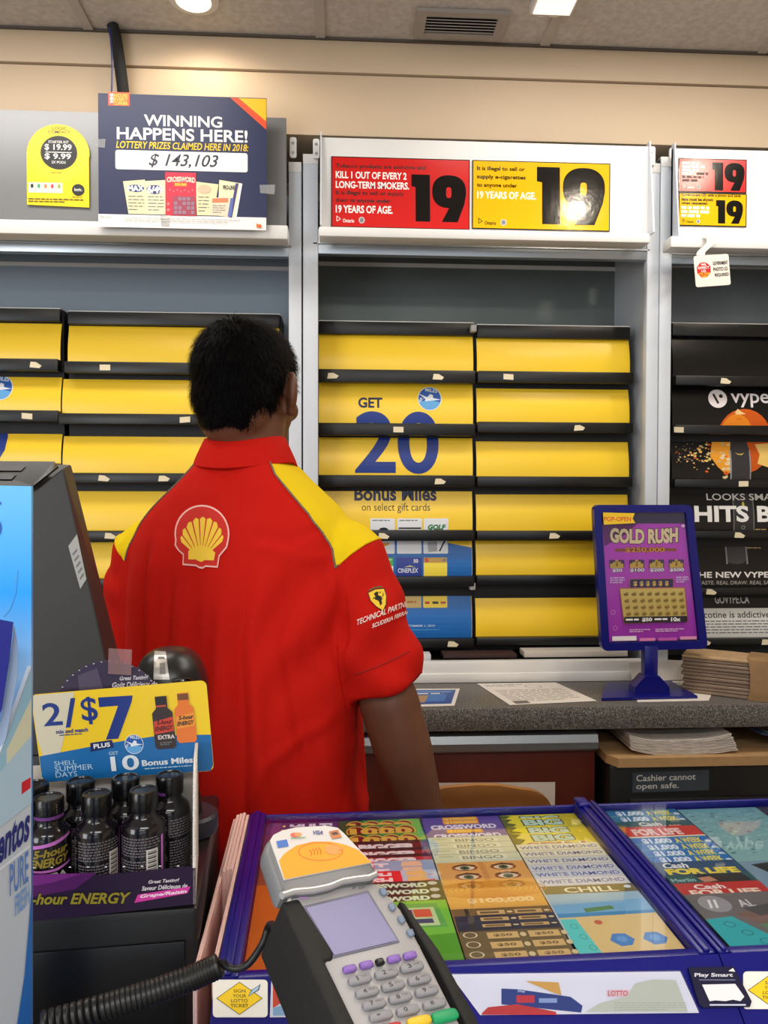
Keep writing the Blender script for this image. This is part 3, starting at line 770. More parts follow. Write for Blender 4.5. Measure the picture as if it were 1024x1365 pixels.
# ================================================================ BACK COUNTER
def speckle(name, base, dots):
    m = bpy.data.materials.new(name); m.use_nodes = True; nt = m.node_tree; b = nt.nodes['Principled BSDF']; b.inputs['Roughness'].default_value = .42
    tc = nt.nodes.new('ShaderNodeTexCoord'); v = nt.nodes.new('ShaderNodeTexNoise'); v.inputs['Scale'].default_value = 420; v.inputs['Detail'].default_value = 1
    nt.links.new(tc.outputs['Object'], v.inputs['Vector'])
    r = nt.nodes.new('ShaderNodeValToRGB'); e = r.color_ramp.elements
    e[0].position = .36; e[0].color = lin(dots[0])+(1,); e[1].position = .64; e[1].color = lin(dots[1])+(1,)
    k = e.new(.45); k.color = lin(base)+(1,); k = e.new(.56); k.color = lin(base)+(1,)
    nt.links.new(v.outputs['Fac'], r.inputs['Fac']); nt.links.new(r.outputs['Color'], b.inputs['Base Color'])
    return m
granite = speckle('speckled_laminate', (92, 88, 84), ((48, 46, 45), (150, 144, 138)))
ZT = ZBASE
YC = 1.985
zc0 = ZZ(974, YC, 700)
mb = MB(); mb.box(-2.2, 2.4, YC, 2.64, zc0, ZT, granite, .004)
mb.build('worktop', label='grey speckled worktop running along under the tobacco cabinets', cat='counter')
wood_dark = mat('dark_red_laminate', (92, 34, 24), .35, grain=.12, gscale=9)
xsafe = PX(809, 1.985, 1000)-.004
o = thing('base_cabinet', (-.4, 2.3, 0), 'dark red-brown base cabinet with a long metal pull, behind the wooden chair', 'cabinet')
mb = MB(); mb.box(-2.1, xsafe-.005, 2.06, 2.6, .10, zc0-.001, wood_dark); mb.build('carcass', o)
xd = [-2.08, -1.3, -.52, PX(555, 2.02, 1000)-.01, xsafe-.007]
zpull = ZZ(1000, 2.03, 700)
for i in range(4):
    mb = MB(); mb.box(xd[i]+.002, xd[i+1]-.002, 2.04, 2.059, .12, zpull-.002, wood_dark, .002); d = mb.build('door', o)
    mb = MB(); z1 = ZZ(978, 2.02, 700); z0 = zpull
    prof = [(2.058, z0), (2.02, z0), (2.014, z0+.006), (2.012, (z0+z1)/2), (2.018, z1-.004), (2.03, z1), (2.058, z1)]
    mb.prism(prof, lambda u, v, w_: Vector((w_, u, v)), xd[i]+.002, xd[i+1]-.002, alu); mb.build('pull', d)
mb = MB(); mb.box(-2.1, xsafe-.005, 2.1, 2.6, 0, .099, blackm); mb.build('plinth', o)
# white sheet on the door
fn = plane_fn(572, 1041, 740, 1100, 2.036)
mb = MB(); mb.prism([(575, 1042), (740, 1044), (739, 1180), (576, 1180)], fn, 0, .0006, ink((214, 206, 196)))
mb.build('paper_sheet', label='white paper sheet taped on the red-brown door, behind the wooden chair back', cat='paper')

# safe with cardboard on top
ys = 1.985
xs0, xs1 = PX(813, ys, 1030), PX(1200, ys, 1030)
zs = ZZ(1019, ys, 900)
o = thing('safe', ((xs0+xs1)/2, ys+.25, 0), 'black safe under the worktop with a grey notice plate', 'safe')
mb = MB(); mb.box(xs0, xs1, ys, ys+.52, .02, zs, mat('black_safe_paint', (20, 20, 21), .4), .006); mb.build('body', o)
mb = MB(); mb.box(xs0+.05, xs1-.05, ys-.012, ys-.0005, .08, ZZ(1062, ys, 900), mat('black_safe_paint', (20, 20, 21), .4), .003); d = mb.build('door', o)
mb = MB(); mb.cyl((xs1-.12, ys-.013, .45), (xs1-.12, ys-.06, .45), .03, .026, alu); mb.build('dial', d)
fn = plane_fn(843, 1026, 945, 1055, ys-.0005)
mb = MB(); mb.prism([(843, 1029), (945, 1027), (945, 1054), (843, 1055.5)], fn, 0, .0015, ink((62, 72, 82)))
p = Pr(mb, lambda x, y, w_: fn(x, y, w_+.0015)); p.text('Cashier cannot', 848, 1032, 927, 1040.5, ink((206, 208, 206)), .012, skew=-1); p.text('open safe.', 848, 1043, 904.5, 1053, ink((206, 208, 206)), .012, skew=-.5)
mb.build('notice_plate', o)
# cardboard sheet
kraft = mat('brown_cardboard', (172, 136, 92), .8, grain=.06, gscale=40)
ze = zs+.001
mb = MB(); zcb = ZZ(1010, ys-.02, 900)
x0, x1 = PX(811, ys, 1005), PX(1180, ys, 1005)
pts = [(x0+.02, ys-.02), (x1, ys-.02), (x1, ys+.30), (x0, ys+.30), (x0-.0, ys+.02)]
mb.prism(pts, lambda u, v, w_: Vector((u, v, w_)), ze, max(zcb, ze+.006), kraft)
mb.build('cardboard_sheet', label='brown cardboard sheet lying on top of the black safe', cat='cardboard')
zcb = max(zcb, ze+.006)
# pile of curling newspapers
paperg = mat('newsprint', (202, 194, 186), .8, grain=.08, gscale=50)
X0, X1 = PX(835, 2.02, 990), PX(975, 2.02, 990)
for i in range(10):
    mb = MB(); r = random.Random(20+i); N = 14; k = i/10
    ox = r.uniform(-.002, .002)-k*.004; cl = .016
    top = []; 
    def zf(t): return .0004+i*.0040+cl*max(0, (t-.55)/.45)**2.2*(.55+.45*k)+cl*.9*max(0, (.25-t)/.25)**1.6
    V = []; Fc = []
    for j in range(N+1):
        t = j/N; x = X0+(X1-X0)*t*(1-.05*k)+ox
        for y in (1.985+.004*r.random(), 2.20): 
            for dz in (0, .0030): V.append(Vector((x, y+.03*(1-t)*0, zcb+zf(t)+dz)))
    for j in range(N):
        a = 4*j; b = a+4
        Fc += [[a, b, b+1, a+1], [a+2, a+3, b+3, b+2], [a+1, b+1, b+3, a+3], [a, a+2, b+2, b]]
    Fc += [[0, 1, 3, 2], [4*N, 4*N+2, 4*N+3, 4*N+1]]
    mb.add(V, Fc, paperg, True)
    mb.build('newspaper', label='grey curling newspaper in the pile on the cardboard above the safe', cat='newspaper', group='newspapers piled on the safe', sharp=.5)
mb = MB(); q0 = PX(996, 2.05, 985); 
Mx = Matrix.Translation((q0+.055, 2.06, zcb+.036)) @ Matrix.Rotation(.30, 4, 'Y') @ Matrix.Rotation(.25, 4, 'Z')
mb.box(-.06, .10, -.05, .05, -.002, .003, ink((40, 58, 84)), .001, Mx); mb.box(-.02, .02, -.03, .0, .003, .0034, ink((150, 170, 190)), 0, Mx)
mb.build('booklet', label='dark blue booklet leaning on the cardboard right of the newspapers', cat='booklet')

# things lying on the worktop
def sheet_on(name, pix, z, m, draw, label, cat='paper', th=.0008, group=None):
    "pix = four photo corners (back-left, back-right, front-right, front-left) lying at height z"
    Q = [PZ(x, y, z) for x, y in pix]
    def fn(u, v, w_):
        a = Q[0].lerp(Q[1], u); b = Q[3].lerp(Q[2], u); return a.lerp(b, v)+Vector((0, 0, w_))
    mb = MB(); mb.prism([(0, 0), (1, 0), (1, 1), (0, 1)], fn, 0, th, m)
    if draw: draw(Pr(mb, lambda x, y, w_: fn(x, y, w_+th), .0002, .0001))
    return mb.build(name, label=label, cat=cat, group=group)
letter = ink((226, 218, 208), .6); dim = ink((120, 114, 110), .6)
def d_let(p):
    p.micro(.06, .08, .55, .2, 2, dim, .3, 1); p.ring(.62, .2, .1, .09, .008, dim); p.micro(.08, .35, .9, .92, 9, dim, .25, 2); p.rect(.08, .85, .25, .97, ink((110, 106, 102), .6))
sheet_on('letter_sheet', [(636, 911.5), (741, 910), (796, 934.5), (680, 940)], ZT+.001, letter, d_let, 'white printed letter lying alone on the middle of the worktop')
def d_leaf(p):
    p.rect(.05, .08, .95, .9, ink((36, 70, 140))); p.rect(.1, .15, .9, .25, ink((90, 130, 190))); p.rect(.25, .4, .6, .8, ink((170, 130, 80))); p.rect(.6, .35, .85, .75, ink((60, 110, 180))); p.micro(.1, .28, .9, .38, 1, WHITE, .5)
sheet_on('leaflet', [(520, 919), (613, 918.5), (606, 941), (500, 944)], ZT+.001, letter, d_leaf, 'blue printed leaflet on the worktop beside the right arm of the person', 'leaflet', .0015)
sheet_on('loose_sheet', [(842, 903), (960, 900), (945, 934), (850, 936)], ZT+.0005, letter, lambda p: p.micro(.1, .1, .9, .9, 8, dim, .25, 3), 'white sheet lying under the blue ticket stand')
mb = MB(); fn = plane_fn(838, 880, 925, 908, 2.245); mb.prism([(838, 883), (880, 879), (926, 882), (926, 906), (843, 908)], fn, 0, .001, letter); mb.build('paper_note', label='white paper leaning on the base rail behind the blue ticket stand', cat='paper')
# papers in the dark slot under the flaps
yq = 2.30
zsl = ZT
mb = MB(); mb.box(PX(700, yq), PX(838, yq), 2.295, 2.36, ZZ(876, 2.3, 700), ZZ(868.5, 2.3, 700), ink((196, 188, 178), .7), .001, Matrix()); 
mb.build('paper_bundle', label='pale paper bundle in the dark slot under the right column of yellow flaps', cat='paper')
mb = MB(); mb.box(PX(592, yq), PX(690, yq), 2.295, 2.36, ZZ(877, 2.3, 640), ZZ(872, 2.3, 640), ink((52, 26, 24), .7), .001)
mb.build('folder', label='dark red folder in the dark slot under the middle flaps', cat='folder')
mb = MB(); mb.box(PX(545, yq), PX(575, yq), 2.295, 2.34, ZZ(880, 2.3, 560)-.008, ZZ(872, 2.3, 560), ink((206, 206, 210), .7), .001)
mb.build('card_stack', label='small white card stack in the slot near the right sleeve of the person', cat='cards')
mb = MB(); zslot = ZZ(880, 2.27, 640)-.004; mb.box(PX(425, 2.3), PX(845, 2.3), 2.291, 2.60, zslot-.02, ZZ(880.5, 2.3, 640)-.0085, blackm); mb.build('slot_shelf', cab)

# bundle of kraft bags
bagm = mat('kraft_bag', (186, 152, 112), .75, grain=.08, gscale=30)
bage = stripes('kraft_bag_edges', (96, 84, 76), (160, 134, 108), 90, 'Z')
A = PZ(918, 932, ZT); 
C0 = P(930, 905, 2.18); 
bl = thing  # (alias unused)
base = Vector((PX(986, 2.06, 930), 2.10, ZT+.001)); ang = math.radians(-33)
hN = 11; hh = .0098
for i in range(hN):
    r = random.Random(50+i)
    mb = MB(); M = Matrix.Translation(base+Vector((r.uniform(-.003, .003), r.uniform(-.003, .003), i*hh))) @ Matrix.Rotation(ang+r.uniform(-.012, .012), 4, 'Z')
    mb.box(-.125, .15, -.058, .058, 0, hh-.0006, bagm if i == hN-1 else bage, .0025, M, 1)
    mb.box(-.1245, -.118, -.056, .056, hh*.3, hh*.55, ink((120, 104, 90), .8), 0, M)
    top = i == hN-1
    mb.build('paper_bag', label='brown kraft paper bag, topmost of the bundle on the worktop' if top else 'brown folded kraft paper bag in the bundle at the right of the worktop', cat='paper bag', group='kraft paper bags in the bundle')
# torn brown band around the front of the bundle
mb = MB(); M = Matrix.Translation(base) @ Matrix.Rotation(ang, 4, 'Z')
prof = [(-.0640, -.0), (-.0665, .03), (-.0662, .07), (-.0635, hN*hh+.002), (-.045, hN*hh+.0055), (.0, hN*hh+.0045), (.045, hN*hh+.0055), (.0635, hN*hh+.002), (.0662, .07), (.0665, .03), (.0640, 0)]
R = []
for k in range(9):
    x = .045+.085*k/8; R.append([M @ Vector((x+.006*math.sin(k*2.1+j), y, z)) for j, (y, z) in enumerate(prof)])
mb.rings(R, mat('brown_wrapping', (150, 116, 78), .7, grain=.12, gscale=25), True, False, False)
mb.build('paper_wrapper', label='torn brown wrapper around the bundle of kraft bags', cat='wrapper', sharp=1.2)

# blue ticket stand
YG = 2.085
G0 = P(866, 905, YG); 
o = thing('ticket_stand', (G0.x, YG, ZT+.002), 'royal blue counter stand holding a purple scratch ticket poster, on the worktop', 'stand')
Q = [PZ(808, 908.5, ZT+.012), PZ(893, 905.5, ZT+.012), PZ(930, 926, ZT+.012), PZ(802, 929, ZT+.012)]
mb = MB(); mb.prism([(q.x, q.y) for q in Q], lambda u, v, w_: Vector((u, v, w_)), ZT+.002, ZT+.009, royal); mb.build('base_plate', o)
zst = ZZ(866, YG, 866)
mb = MB(); xg = G0.x; mb.box(xg-.019, xg+.019, YG-.012, YG+.016, ZT+.0085, zst+.012, royal, .002); mb.build('stem', o)
zg_ = ZT+.009
mb = MB(); mb.prism([(-.050, zg_), (.050, zg_), (.048, zg_+.02), (.02, zg_+.05), (-.02, zg_+.05), (-.048, zg_+.02)], lambda u, v, w_: Vector((xg+u, YG-.02+w_, v)), 0, .045, royal); mb.build('gusset', o)
Qf = [(790, 673), (921, 673), (942, 864), (801, 867)]
Qi = [(800.5, 683), (912, 683), (931, 855), (811, 857)]
CF = [P(x, y, YG) for x, y in Qf]
def fg(u, v, w_):
    a = CF[0].lerp(CF[1], u); b = CF[3].lerp(CF[2], u); return a.lerp(b, v)+Vector((0, -w_, 0))
def inv(px, py):   # photo px -> u,v on the leaning frame
    v = (py-673)/(866-673); xl = 790+11*v; xr = 921+21*v
    return ((px-xl)/(xr-xl), v)
outer = rrect(0, 0, 1, 1, .05, 4); bw = (.075, .052)
mb = MB()
n = len(outer); inner = rrect(bw[0], bw[1], 1-bw[0]*.95, 1-bw[1], .015, 4)
V = []
for w_ in (-.014, .010):
    V += [fg(u, v, w_) for u, v in outer]+[fg(u, v, w_) for u, v in inner]
Fc = []
for i in range(n):
    j = (i+1) % n
    Fc += [[2*n+i, 2*n+j, 3*n+j, 3*n+i][::-1], [i, j, n+j, n+i], [i, 2*n+i, 2*n+j, j][::-1], [n+i, n+j, 3*n+j, 3*n+i][::-1]]
b = bmesh.new(); vs = [b.verts.new(q) for q in V]
for f in Fc: b.faces.new([vs[k] for k in f])
bmesh.ops.recalc_face_normals(b, faces=b.faces[:]); mb.bm(b, royal)
for tx in (.62, .82, .2): mb.box(fg(tx, .022, 0).x-.004, fg(tx, .022, 0).x+.004, YG-.0125, YG-.0095, fg(tx, .022, 0).z-.002, fg(tx, .022, 0).z+.002, royal, .001)
fr = mb.build('frame', o)
mb = MB(); p0 = [(bw[0]*.6, bw[1]*.6), (1-bw[0]*.6, bw[1]*.6), (1-bw[0]*.6, 1-bw[1]*.6), (bw[0]*.6, 1-bw[1]*.6)]
mb.prism(p0, fg, -.008, -.002, ink((44, 46, 84), .4))
def fpo(x, y, w_):
    # poster laid out in the leaning quad, px of the photo
    v = (y-683)/(856-683); xl = 800.5+10.5*v; xr = 912+19*v
    u0, v0 = inv(x, y); return fg(u0, v0, w_-.002)
p = Pr(mb, fpo, .0004, .0002)
PU = ink((196, 70, 196), .3)
p.poly([(802.5, 698), (913, 698), (930, 853), (811, 855)], PU)
p.poly([(803, 698), (850, 698), (835, 712), (806, 728)], ink((110, 30, 110), .3))
pt = Pr(mb, fpo, .0135, .0002); pt.poly([(802, 683), (844, 684), (841, 691), (845, 697), (803, 699)], ink((246, 204, 40), .3)); pt.text('POP-OPEN', 803.5, 688.5, 839, 694.5, ink((220, 80, 40)), .02)
GD = ink((226, 190, 96), .25)
p.text('GOLD RUSH', 812.5, 704, 905, 726, ink((60, 40, 20), .3), .10, arc=-2); p.text('GOLD RUSH', 813.5, 705, 904, 725, ink((244, 226, 170), .25), .05, arc=-2)
p.rect(820, 731, 902, 735, ink((150, 80, 40))); p.text('$250,000', 833, 729, 887, 737.5, ink((90, 40, 20)), .09); p.text('$250,000', 833.5, 729.5, 886.5, 737, ink((226, 150, 60)), .03)
for i in range(4):
    x = 812.5+26.3*i; p.rect(x, 746, x+20, 757, ink((70, 40, 90)))
    for dx, hgt in ((1, 6), (4.5, 8), (8, 11), (11.5, 8.5), (15, 6)): p.rect(x+dx, 757-hgt, x+dx+3.8, 757, ink((206+8*(i % 2), 176, 70)))
    p.text('$', x+8.5, 748, x+11.5, 755, ink((120, 90, 30)), .02)
    p.text(('$50', '$100', '$200', '$500')[i], x+(4 if i == 0 else 1), 757.5, x+(17 if i == 0 else 20), 762.5, ink((40, 10, 40)), .09); p.text(('$50', '$100', '$200', '$500')[i], x+(4 if i == 0 else 1), 757.5, x+(17 if i == 0 else 20), 762.5, WHITE, .04)
p.micro(813, 769, 833, 778, 3, ink((230, 190, 230)), .6, 1); p.micro(901, 769, 918, 778, 3, ink((230, 190, 230)), .6, 2)
p.rect(838, 771, 898.5, 784, ink((180, 90, 130))); p.rect(839.5, 772, 897, 783, ink((52, 44, 86)))
for i in range(6): p.text('$', 844+8.4*i, 774.5, 849+8.4*i, 781.5, GD, .03)
p.poly([(825, 783), (913, 783), (917, 830), (831, 831)], ink((180, 110, 90))); p.poly([(826.5, 784.5), (911.5, 784.5), (915.5, 829), (832, 829.5)], ink((214, 190, 104)))
for i in range(4):
    for j in range(8):
        x = 834+10.4*j+1.0*i; y = 791+8.7*i; p.ell(x, y+1, 3.4, 2, ink((132, 106, 50)), 10); p.ell(x+1.5, y-1, 1.6, 1.4, ink((160, 132, 66)), 8)
p.rrect(831, 821.5, 915, 829.5, 1.5, ink((40, 34, 44))); p.text('$50', 854.5, 823, 868, 828.5, WHITE, .04); p.text('10x', 893, 823, 906, 828.5, WHITE, .04); p.micro(833, 824, 853, 828, 1, WHITE, .6); p.micro(871, 824, 891, 828, 1, WHITE, .6)
p.micro(838, 838, 865, 843, 2, ink((220, 170, 220)), .6, 4); p.micro(872, 838, 911, 843, 2, ink((220, 170, 220)), .6, 5)
p.rect(815, 847, 847, 853, ink((240, 236, 236))); p.rect(851, 850, 872, 854, ink((226, 130, 190))); p.rect(876, 850, 901, 854, ink((196, 90, 180))); p.rect(905, 849, 927, 853, ink((226, 150, 190)))
p.ring(816, 815, 3, 3, .6, ink((220, 150, 220))); p.ring(819, 836, 3, 3, .6, ink((220, 150, 220))); p.ell(909, 701, 2.5, 2, ink((200, 170, 200)))
mb.build('poster', fr)
mb = MB(); mb.prism([(bw[0]*.95, bw[1]*.95), (1-bw[0]*.92, bw[1]*.95), (1-bw[0]*.92, 1-bw[1]*.95), (bw[0]*.95, 1-bw[1]*.95)], fg, .0015, .003, glassy('clear_cover', (250, 250, 255), rough=.09)); mb.build('clear_cover', fr)

# wooden chair whose rounded back shows above the ticket display
plyw = stripes('pale_plywood', (140, 88, 42), (176, 122, 68), 3.2, 'Z', .4)
YW = 1.62
ww = plane_fn(570, 1045, 737, 1085, YW)
x0, x1 = PX(566, YW, 1060), PX(737, YW, 1060); zt = ZZ(1046, YW, 640); xm = (x0+x1)/2; hw = (x1-x0)/2
o = thing('wooden_chair', (xm, YW+.2, 0), 'wooden chair with a rounded pale plywood back, behind the lottery display', 'chair')
prof = [(-1, -.30), (-1, -.055)]+[(-1+.0+ .9*(1-math.cos(a))*.42, -.055+.05*math.sin(a)) for a in [i*pi/2/6 for i in range(1, 7)]]+[(-.2, -.001), (.15, -.003), (.5, -.012)]+[(.5+.5*math.sin(a), -.012-.05*(1-math.cos(a))) for a in [i*pi/2/6 for i in range(1, 7)]]+[(1, -.30)]
mb = MB(); mb.prism([(u, v) for u, v in prof], lambda u, v, w_: Vector((xm+u*hw, YW+w_, zt+v)), 0, .014, plyw); mb.build('backrest', o)
mb = MB(); mb.box(xm-hw*1.2, xm+hw*1.2, YW+.01, YW+.40, .44, .462, plyw, .008); mb.build('seat', o)
for sx in (-1, 1):
    mb = MB(); mb.tube([(xm+sx*hw*.8, YW+.025, .44), (xm+sx*hw*.8, YW+.02, zt-.2)], .012, plyw, 10); mb.build('upright', o)
    for yy in (.05, .36):
        mb = MB(); mb.cyl((xm+sx*(hw+.02), YW+yy, 0), (xm+sx*hw*.85, YW+yy, .44), .014, .018, plyw); mb.build('leg', o)
# ================================================================ PERSON
MP = Matrix.Translation((PX(327, 1.25, 900), 1.25, 0)) @ Matrix.Rotation(math.radians(-20), 4, 'Z')
MPi = MP.inverted()
person = thing('person', (0, 0, 0), 'person seen from behind in a red polo with yellow shoulders, facing the cabinets', 'person', M=MP)
skin = mat('brown_skin', (104, 64, 44), .5, grain=.06, gscale=30, bump=.08, bscale=260)
def add_caps(b, p0, p1, r0, r1, n=18):
    p0 = Vector(p0); p1 = Vector(p1); d = p1-p0
    q = d.to_track_quat('Z', 'Y').to_matrix()
    prof = []
    for i in range(6): a = -pi/2+i*pi/12; prof.append((r0*math.cos(a), r0*math.sin(a)))
    for i in range(1, 7): a = i*pi/12; prof.append((r1*math.cos(a), d.length+r1*math.sin(a)))
    prof.insert(6, (r0, 0)); prof.insert(7, (r1, d.length))
    R = []
    for r, z in prof:
        R.append([b.verts.new(p0+q @ Vector((max(r, 1e-4)*math.cos(2*pi*j/n), max(r, 1e-4)*math.sin(2*pi*j/n), z))) for j in range(n)])
    for a, c in zip(R[:-1], R[1:]):
        for j in range(n): b.faces.new([a[j], a[(j+1) % n], c[(j+1) % n], c[j]])
    b.faces.new(R[0][::-1]); b.faces.new(R[-1])
def add_ell(b, c, r, rot=None, n=20):
    m = Matrix.Translation(Vector(c))
    if rot is not None: m = m @ rot
    bmesh.ops.create_uvsphere(b, u_segments=n, v_segments=n//2+2, radius=1, matrix=m @ Matrix.Diagonal((r[0], r[1], r[2], 1)))
def add_loft(b, rows, n=48, e=2.3):
    "rows: z, cx, cy, ax, ay"
    R = []
    for z, cx, cy, ax, ay in rows:
        q = []
        for j in range(n):
            t = 2*pi*j/n; c = math.cos(t); s_ = math.sin(t)
            q.append(b.verts.new((cx+ax*math.copysign(abs(c)**(2/e), c), cy+ay*math.copysign(abs(s_)**(2/e), s_), z)))
        R.append(q)
    for a, c in zip(R[:-1], R[1:]):
        for j in range(n): b.faces.new([a[j], a[(j+1) % n], c[(j+1) % n], c[j]])
    b.faces.new(R[0][::-1]); b.faces.new(R[-1])
def fuse(b, voxel, it, fac=.5):
    me = bpy.data.meshes.new('t'); b.to_mesh(me); b.free()
    o = bpy.data.objects.new('t', me); COL.objects.link(o)
    m = o.modifiers.new('r', 'REMESH'); m.mode = 'VOXEL'; m.voxel_size = voxel
    if it:
        s_ = o.modifiers.new('s', 'SMOOTH'); s_.factor = fac; s_.iterations = it
    bpy.context.view_layer.update()
    r = bpy.data.meshes.new_from_object(o.evaluated_get(bpy.context.evaluated_depsgraph_get()))
    bpy.data.objects.remove(o); bpy.data.meshes.remove(me)
    out = bmesh.new(); out.from_mesh(r); bpy.data.meshes.remove(r)
    return out
HC = Vector((-.007, .018, 1.615))           # head centre
HR = Matrix.Rotation(math.radians(1), 4, 'Z')
def hd(x, y, z): return HC+HR.to_3x3() @ Vector((x, y, z))
SHR = {1: Vector((.172, 0, 1.333)), -1: Vector((-.172, 0, 1.333))}
ELB = {1: Vector((.245, -.010, 1.13)), -1: Vector((-.228, .03, 1.12))}
WRI = {1: Vector((.302, .030, .905)), -1: Vector((-.225, .20, .98))}
b = bmesh.new()
# torso under the shirt, neck, skull, jaw
add_loft(b, [(.86, 0, 0, .150, .105), (1.0, 0, 0, .150, .105), (1.15, 0, 0, .155, .105), (1.3, 0, 0, .155, .09), (1.35, 0, 0, .12, .07), (1.40, 0, .0, .06, .05)])
add_caps(b, (0, -.0, 1.42), (0, .012, 1.56), .062, .060)
add_ell(b, hd(0, -.005, .015), (.072, .094, .090)); add_ell(b, hd(0, .03, -.02), (.068, .068, .085)); add_ell(b, hd(0, .055, -.075), (.048, .045, .042))
add_ell(b, hd(0, -.045, -.04), (.062, .05, .06))
add_caps(b, hd(0, .094, -.005), hd(0, .110, -.038), .011, .015); 
for sx in (-1, 1):
    add_ell(b, hd(sx*.040, .072, -.03), (.022, .022, .02)); add_ell(b, hd(sx*.016, .095, -.07), (.018, .012, .008))
    # ear
    R_ = HR @ Matrix.Rotation(sx*.55, 4, 'Z') @ Matrix.Rotation(.12, 4, 'X')
    add_ell(b, hd(sx*.081, .000, -.008), (.0085, .021, .034), R_); add_ell(b, hd(sx*.078, .004, -.036), (.007, .012, .014), R_)
    add_caps(b, SHR[sx]+Vector((0, 0, -.02)), ELB[sx], .044, .043); add_caps(b, ELB[sx], ELB[sx].lerp(WRI[sx], .35), .046, .045); add_caps(b, ELB[sx].lerp(WRI[sx], .35), WRI[sx], .045, .029)
    d = (WRI[sx]-ELB[sx]).normalized(); side = Vector((0, 1, 0)) if sx == 1 else Vector((1, 0, 0)); side = (side-d*side.dot(d)).normalized(); nrm = d.cross(side)*sx
    W_ = WRI[sx]
    # palm
    for k in (-.028, -.010, .010, .028): add_caps(b, W_+d*.012+side*k*.6, W_+d*.085+side*k, .015, .0125)
    for k, L in ((-.030, .062), (-.010, .076), (.011, .082), (.031, .072)):
        k_ = k*1.12; p0 = W_+d*.088+side*k_; p1 = p0+d*L*.45-nrm*.008; p2 = p1+d*L*.32-nrm*.018; p3 = p2+d*L*.18-nrm*.020
        add_caps(b, p0, p1, .0092, .0088, 12); add_caps(b, p1, p2, .0088, .0082, 12); add_caps(b, p2, p3, .0082, .0072, 12)
    t0 = W_+d*.025+side*.026; t1 = t0+d*.035+side*.028-nrm*.008; t2 = t1+d*.030+side*.008-nrm*.008
    add_caps(b, t0, t1, .013, .0105, 12); add_caps(b, t1, t2, .0105, .0085, 12)
    add_caps(b, (sx*.085, 0, .86), (sx*.09, .01, .48), .072, .05); add_caps(b, (sx*.09, .01, .48), (sx*.095, -.015, .09), .048, .036)
body = fuse(b, .0048, 4)
mb = MB(); mb.bm(body, skin, MP, True); mb.build('body', person, sharp=3)

# hair: cap over the skull with a low tapered nape
b = bmesh.new()
add_ell(b, hd(0, -.010, .026), (.0765, .100, .0865), HR, 32); add_ell(b, hd(0, -.040, -.012), (.068, .066, .072), HR, 28); add_ell(b, hd(0, .015, .030), (.0735, .09, .08), HR, 28); add_ell(b, hd(0, -.054, -.045), (.055, .045, .05), HR, 24)
for sx in (-1, 1): add_ell(b, hd(sx*.062, .02, .0), (.012, .03, .045), HR)
hair = fuse(b, .0035, 6)
# cut away the face and below the hairline
def hl(v): return HR.to_3x3().inverted() @ (v-HC)
for v in hair.verts:
    q = hl(v.co); nz = noise.noise(v.co*60)*.0016+noise.noise(v.co*170)*.0010
    v.co += v.normal*nz
def keep(q):
    if q.y > .045 and q.z < .055: return False
    if q.y > -.012 and q.z < .012+.25*0 and abs(q.x) > .045 and q.z < (.008 if q.y < .02 else .0): return False
    if q.z < -.072+.012*math.sin(q.x*120)*.2-.02*abs(q.x)*0: return False
    return True
def thin(q): return ((q.x+.004)**2+(q.y+.030)**2 < .026**2) and q.z > .085 and noise.noise(q*300) > .12
dele = [f for f in hair.faces if not keep(hl(f.calc_center_median())) or thin(hl(f.calc_center_median()))]
bmesh.ops.delete(hair, geom=dele, context='FACES')
hairm = bpy.data.materials.new('short_black_hair'); hairm.use_nodes = True
nt = hairm.node_tree; pb = nt.nodes['Principled BSDF']; pb.inputs['Base Color'].default_value = lin((5, 4, 5))+(1,); pb.inputs['Roughness'].default_value = .5; pb.inputs['Specular IOR Level'].default_value = .06
tc = nt.nodes.new('ShaderNodeTexCoord'); mp = nt.nodes.new('ShaderNodeMapping'); mp.inputs['Scale'].default_value = (420, 420, 40); nn = nt.nodes.new('ShaderNodeTexNoise'); nn.inputs['Scale'].default_value = 1; nn.inputs['Detail'].default_value = 3
bp = nt.nodes.new('ShaderNodeBump'); bp.inputs['Strength'].default_value = .9; bp.inputs['Distance'].default_value = .003
nt.links.new(tc.outputs['Object'], mp.inputs['Vector']); nt.links.new(mp.outputs['Vector'], nn.inputs['Vector']); nt.links.new(nn.outputs['Fac'], bp.inputs['Height']); nt.links.new(bp.outputs['Normal'], pb.inputs['Normal'])
mb = MB()
hair.normal_update(); hair.faces.ensure_lookup_table()
fs = [(f.calc_center_median().copy(), f.normal.copy()) for f in hair.faces]
mb.bm(hair, hairm, MP, True)
# short strands standing off the surface
crown = hd(0, -.045, .105)
rr = random.Random(3); V = []; Fc = []
for k in range(15000):
    c, n_ = fs[rr.randrange(len(fs))]
    q = hl(c)
    bald = ((q.x-.0)**2+(q.y+.028)**2 < .030**2) and q.z > .085
    if bald and rr.random() < .72: continue
    down = (c-crown); down = (down-n_*down.dot(n_))
    down = down.normalized() if down.length > 1e-6 else Vector((0, -1, 0))
    dr = (down*(.9+.3*rr.random())+n_*(.35+.25*rr.random())+Vector((rr.gauss(0, .15), rr.gauss(0, .15), 0))).normalized()
    L = (.012+.006*rr.random())*(.45 if q.z < -.045 else 1); wd = dr.cross(n_).normalized()*.00045
    p0 = c-n_*.0006+Vector((rr.uniform(-.002, .002), rr.uniform(-.002, .002), rr.uniform(-.002, .002))); p1 = p0+dr*L*.55+n_*.0004; p2 = p0+dr*L-n_*.0012
    i = len(V); V += [p0-wd, p0+wd, p1+wd*.8, p1-wd*.8, p2]; Fc += [[i, i+1, i+2, i+3], [i+3, i+2, i+4]]
mb.add(V, Fc, hairm, False, MP)
mb.build('hair', person, sharp=3)
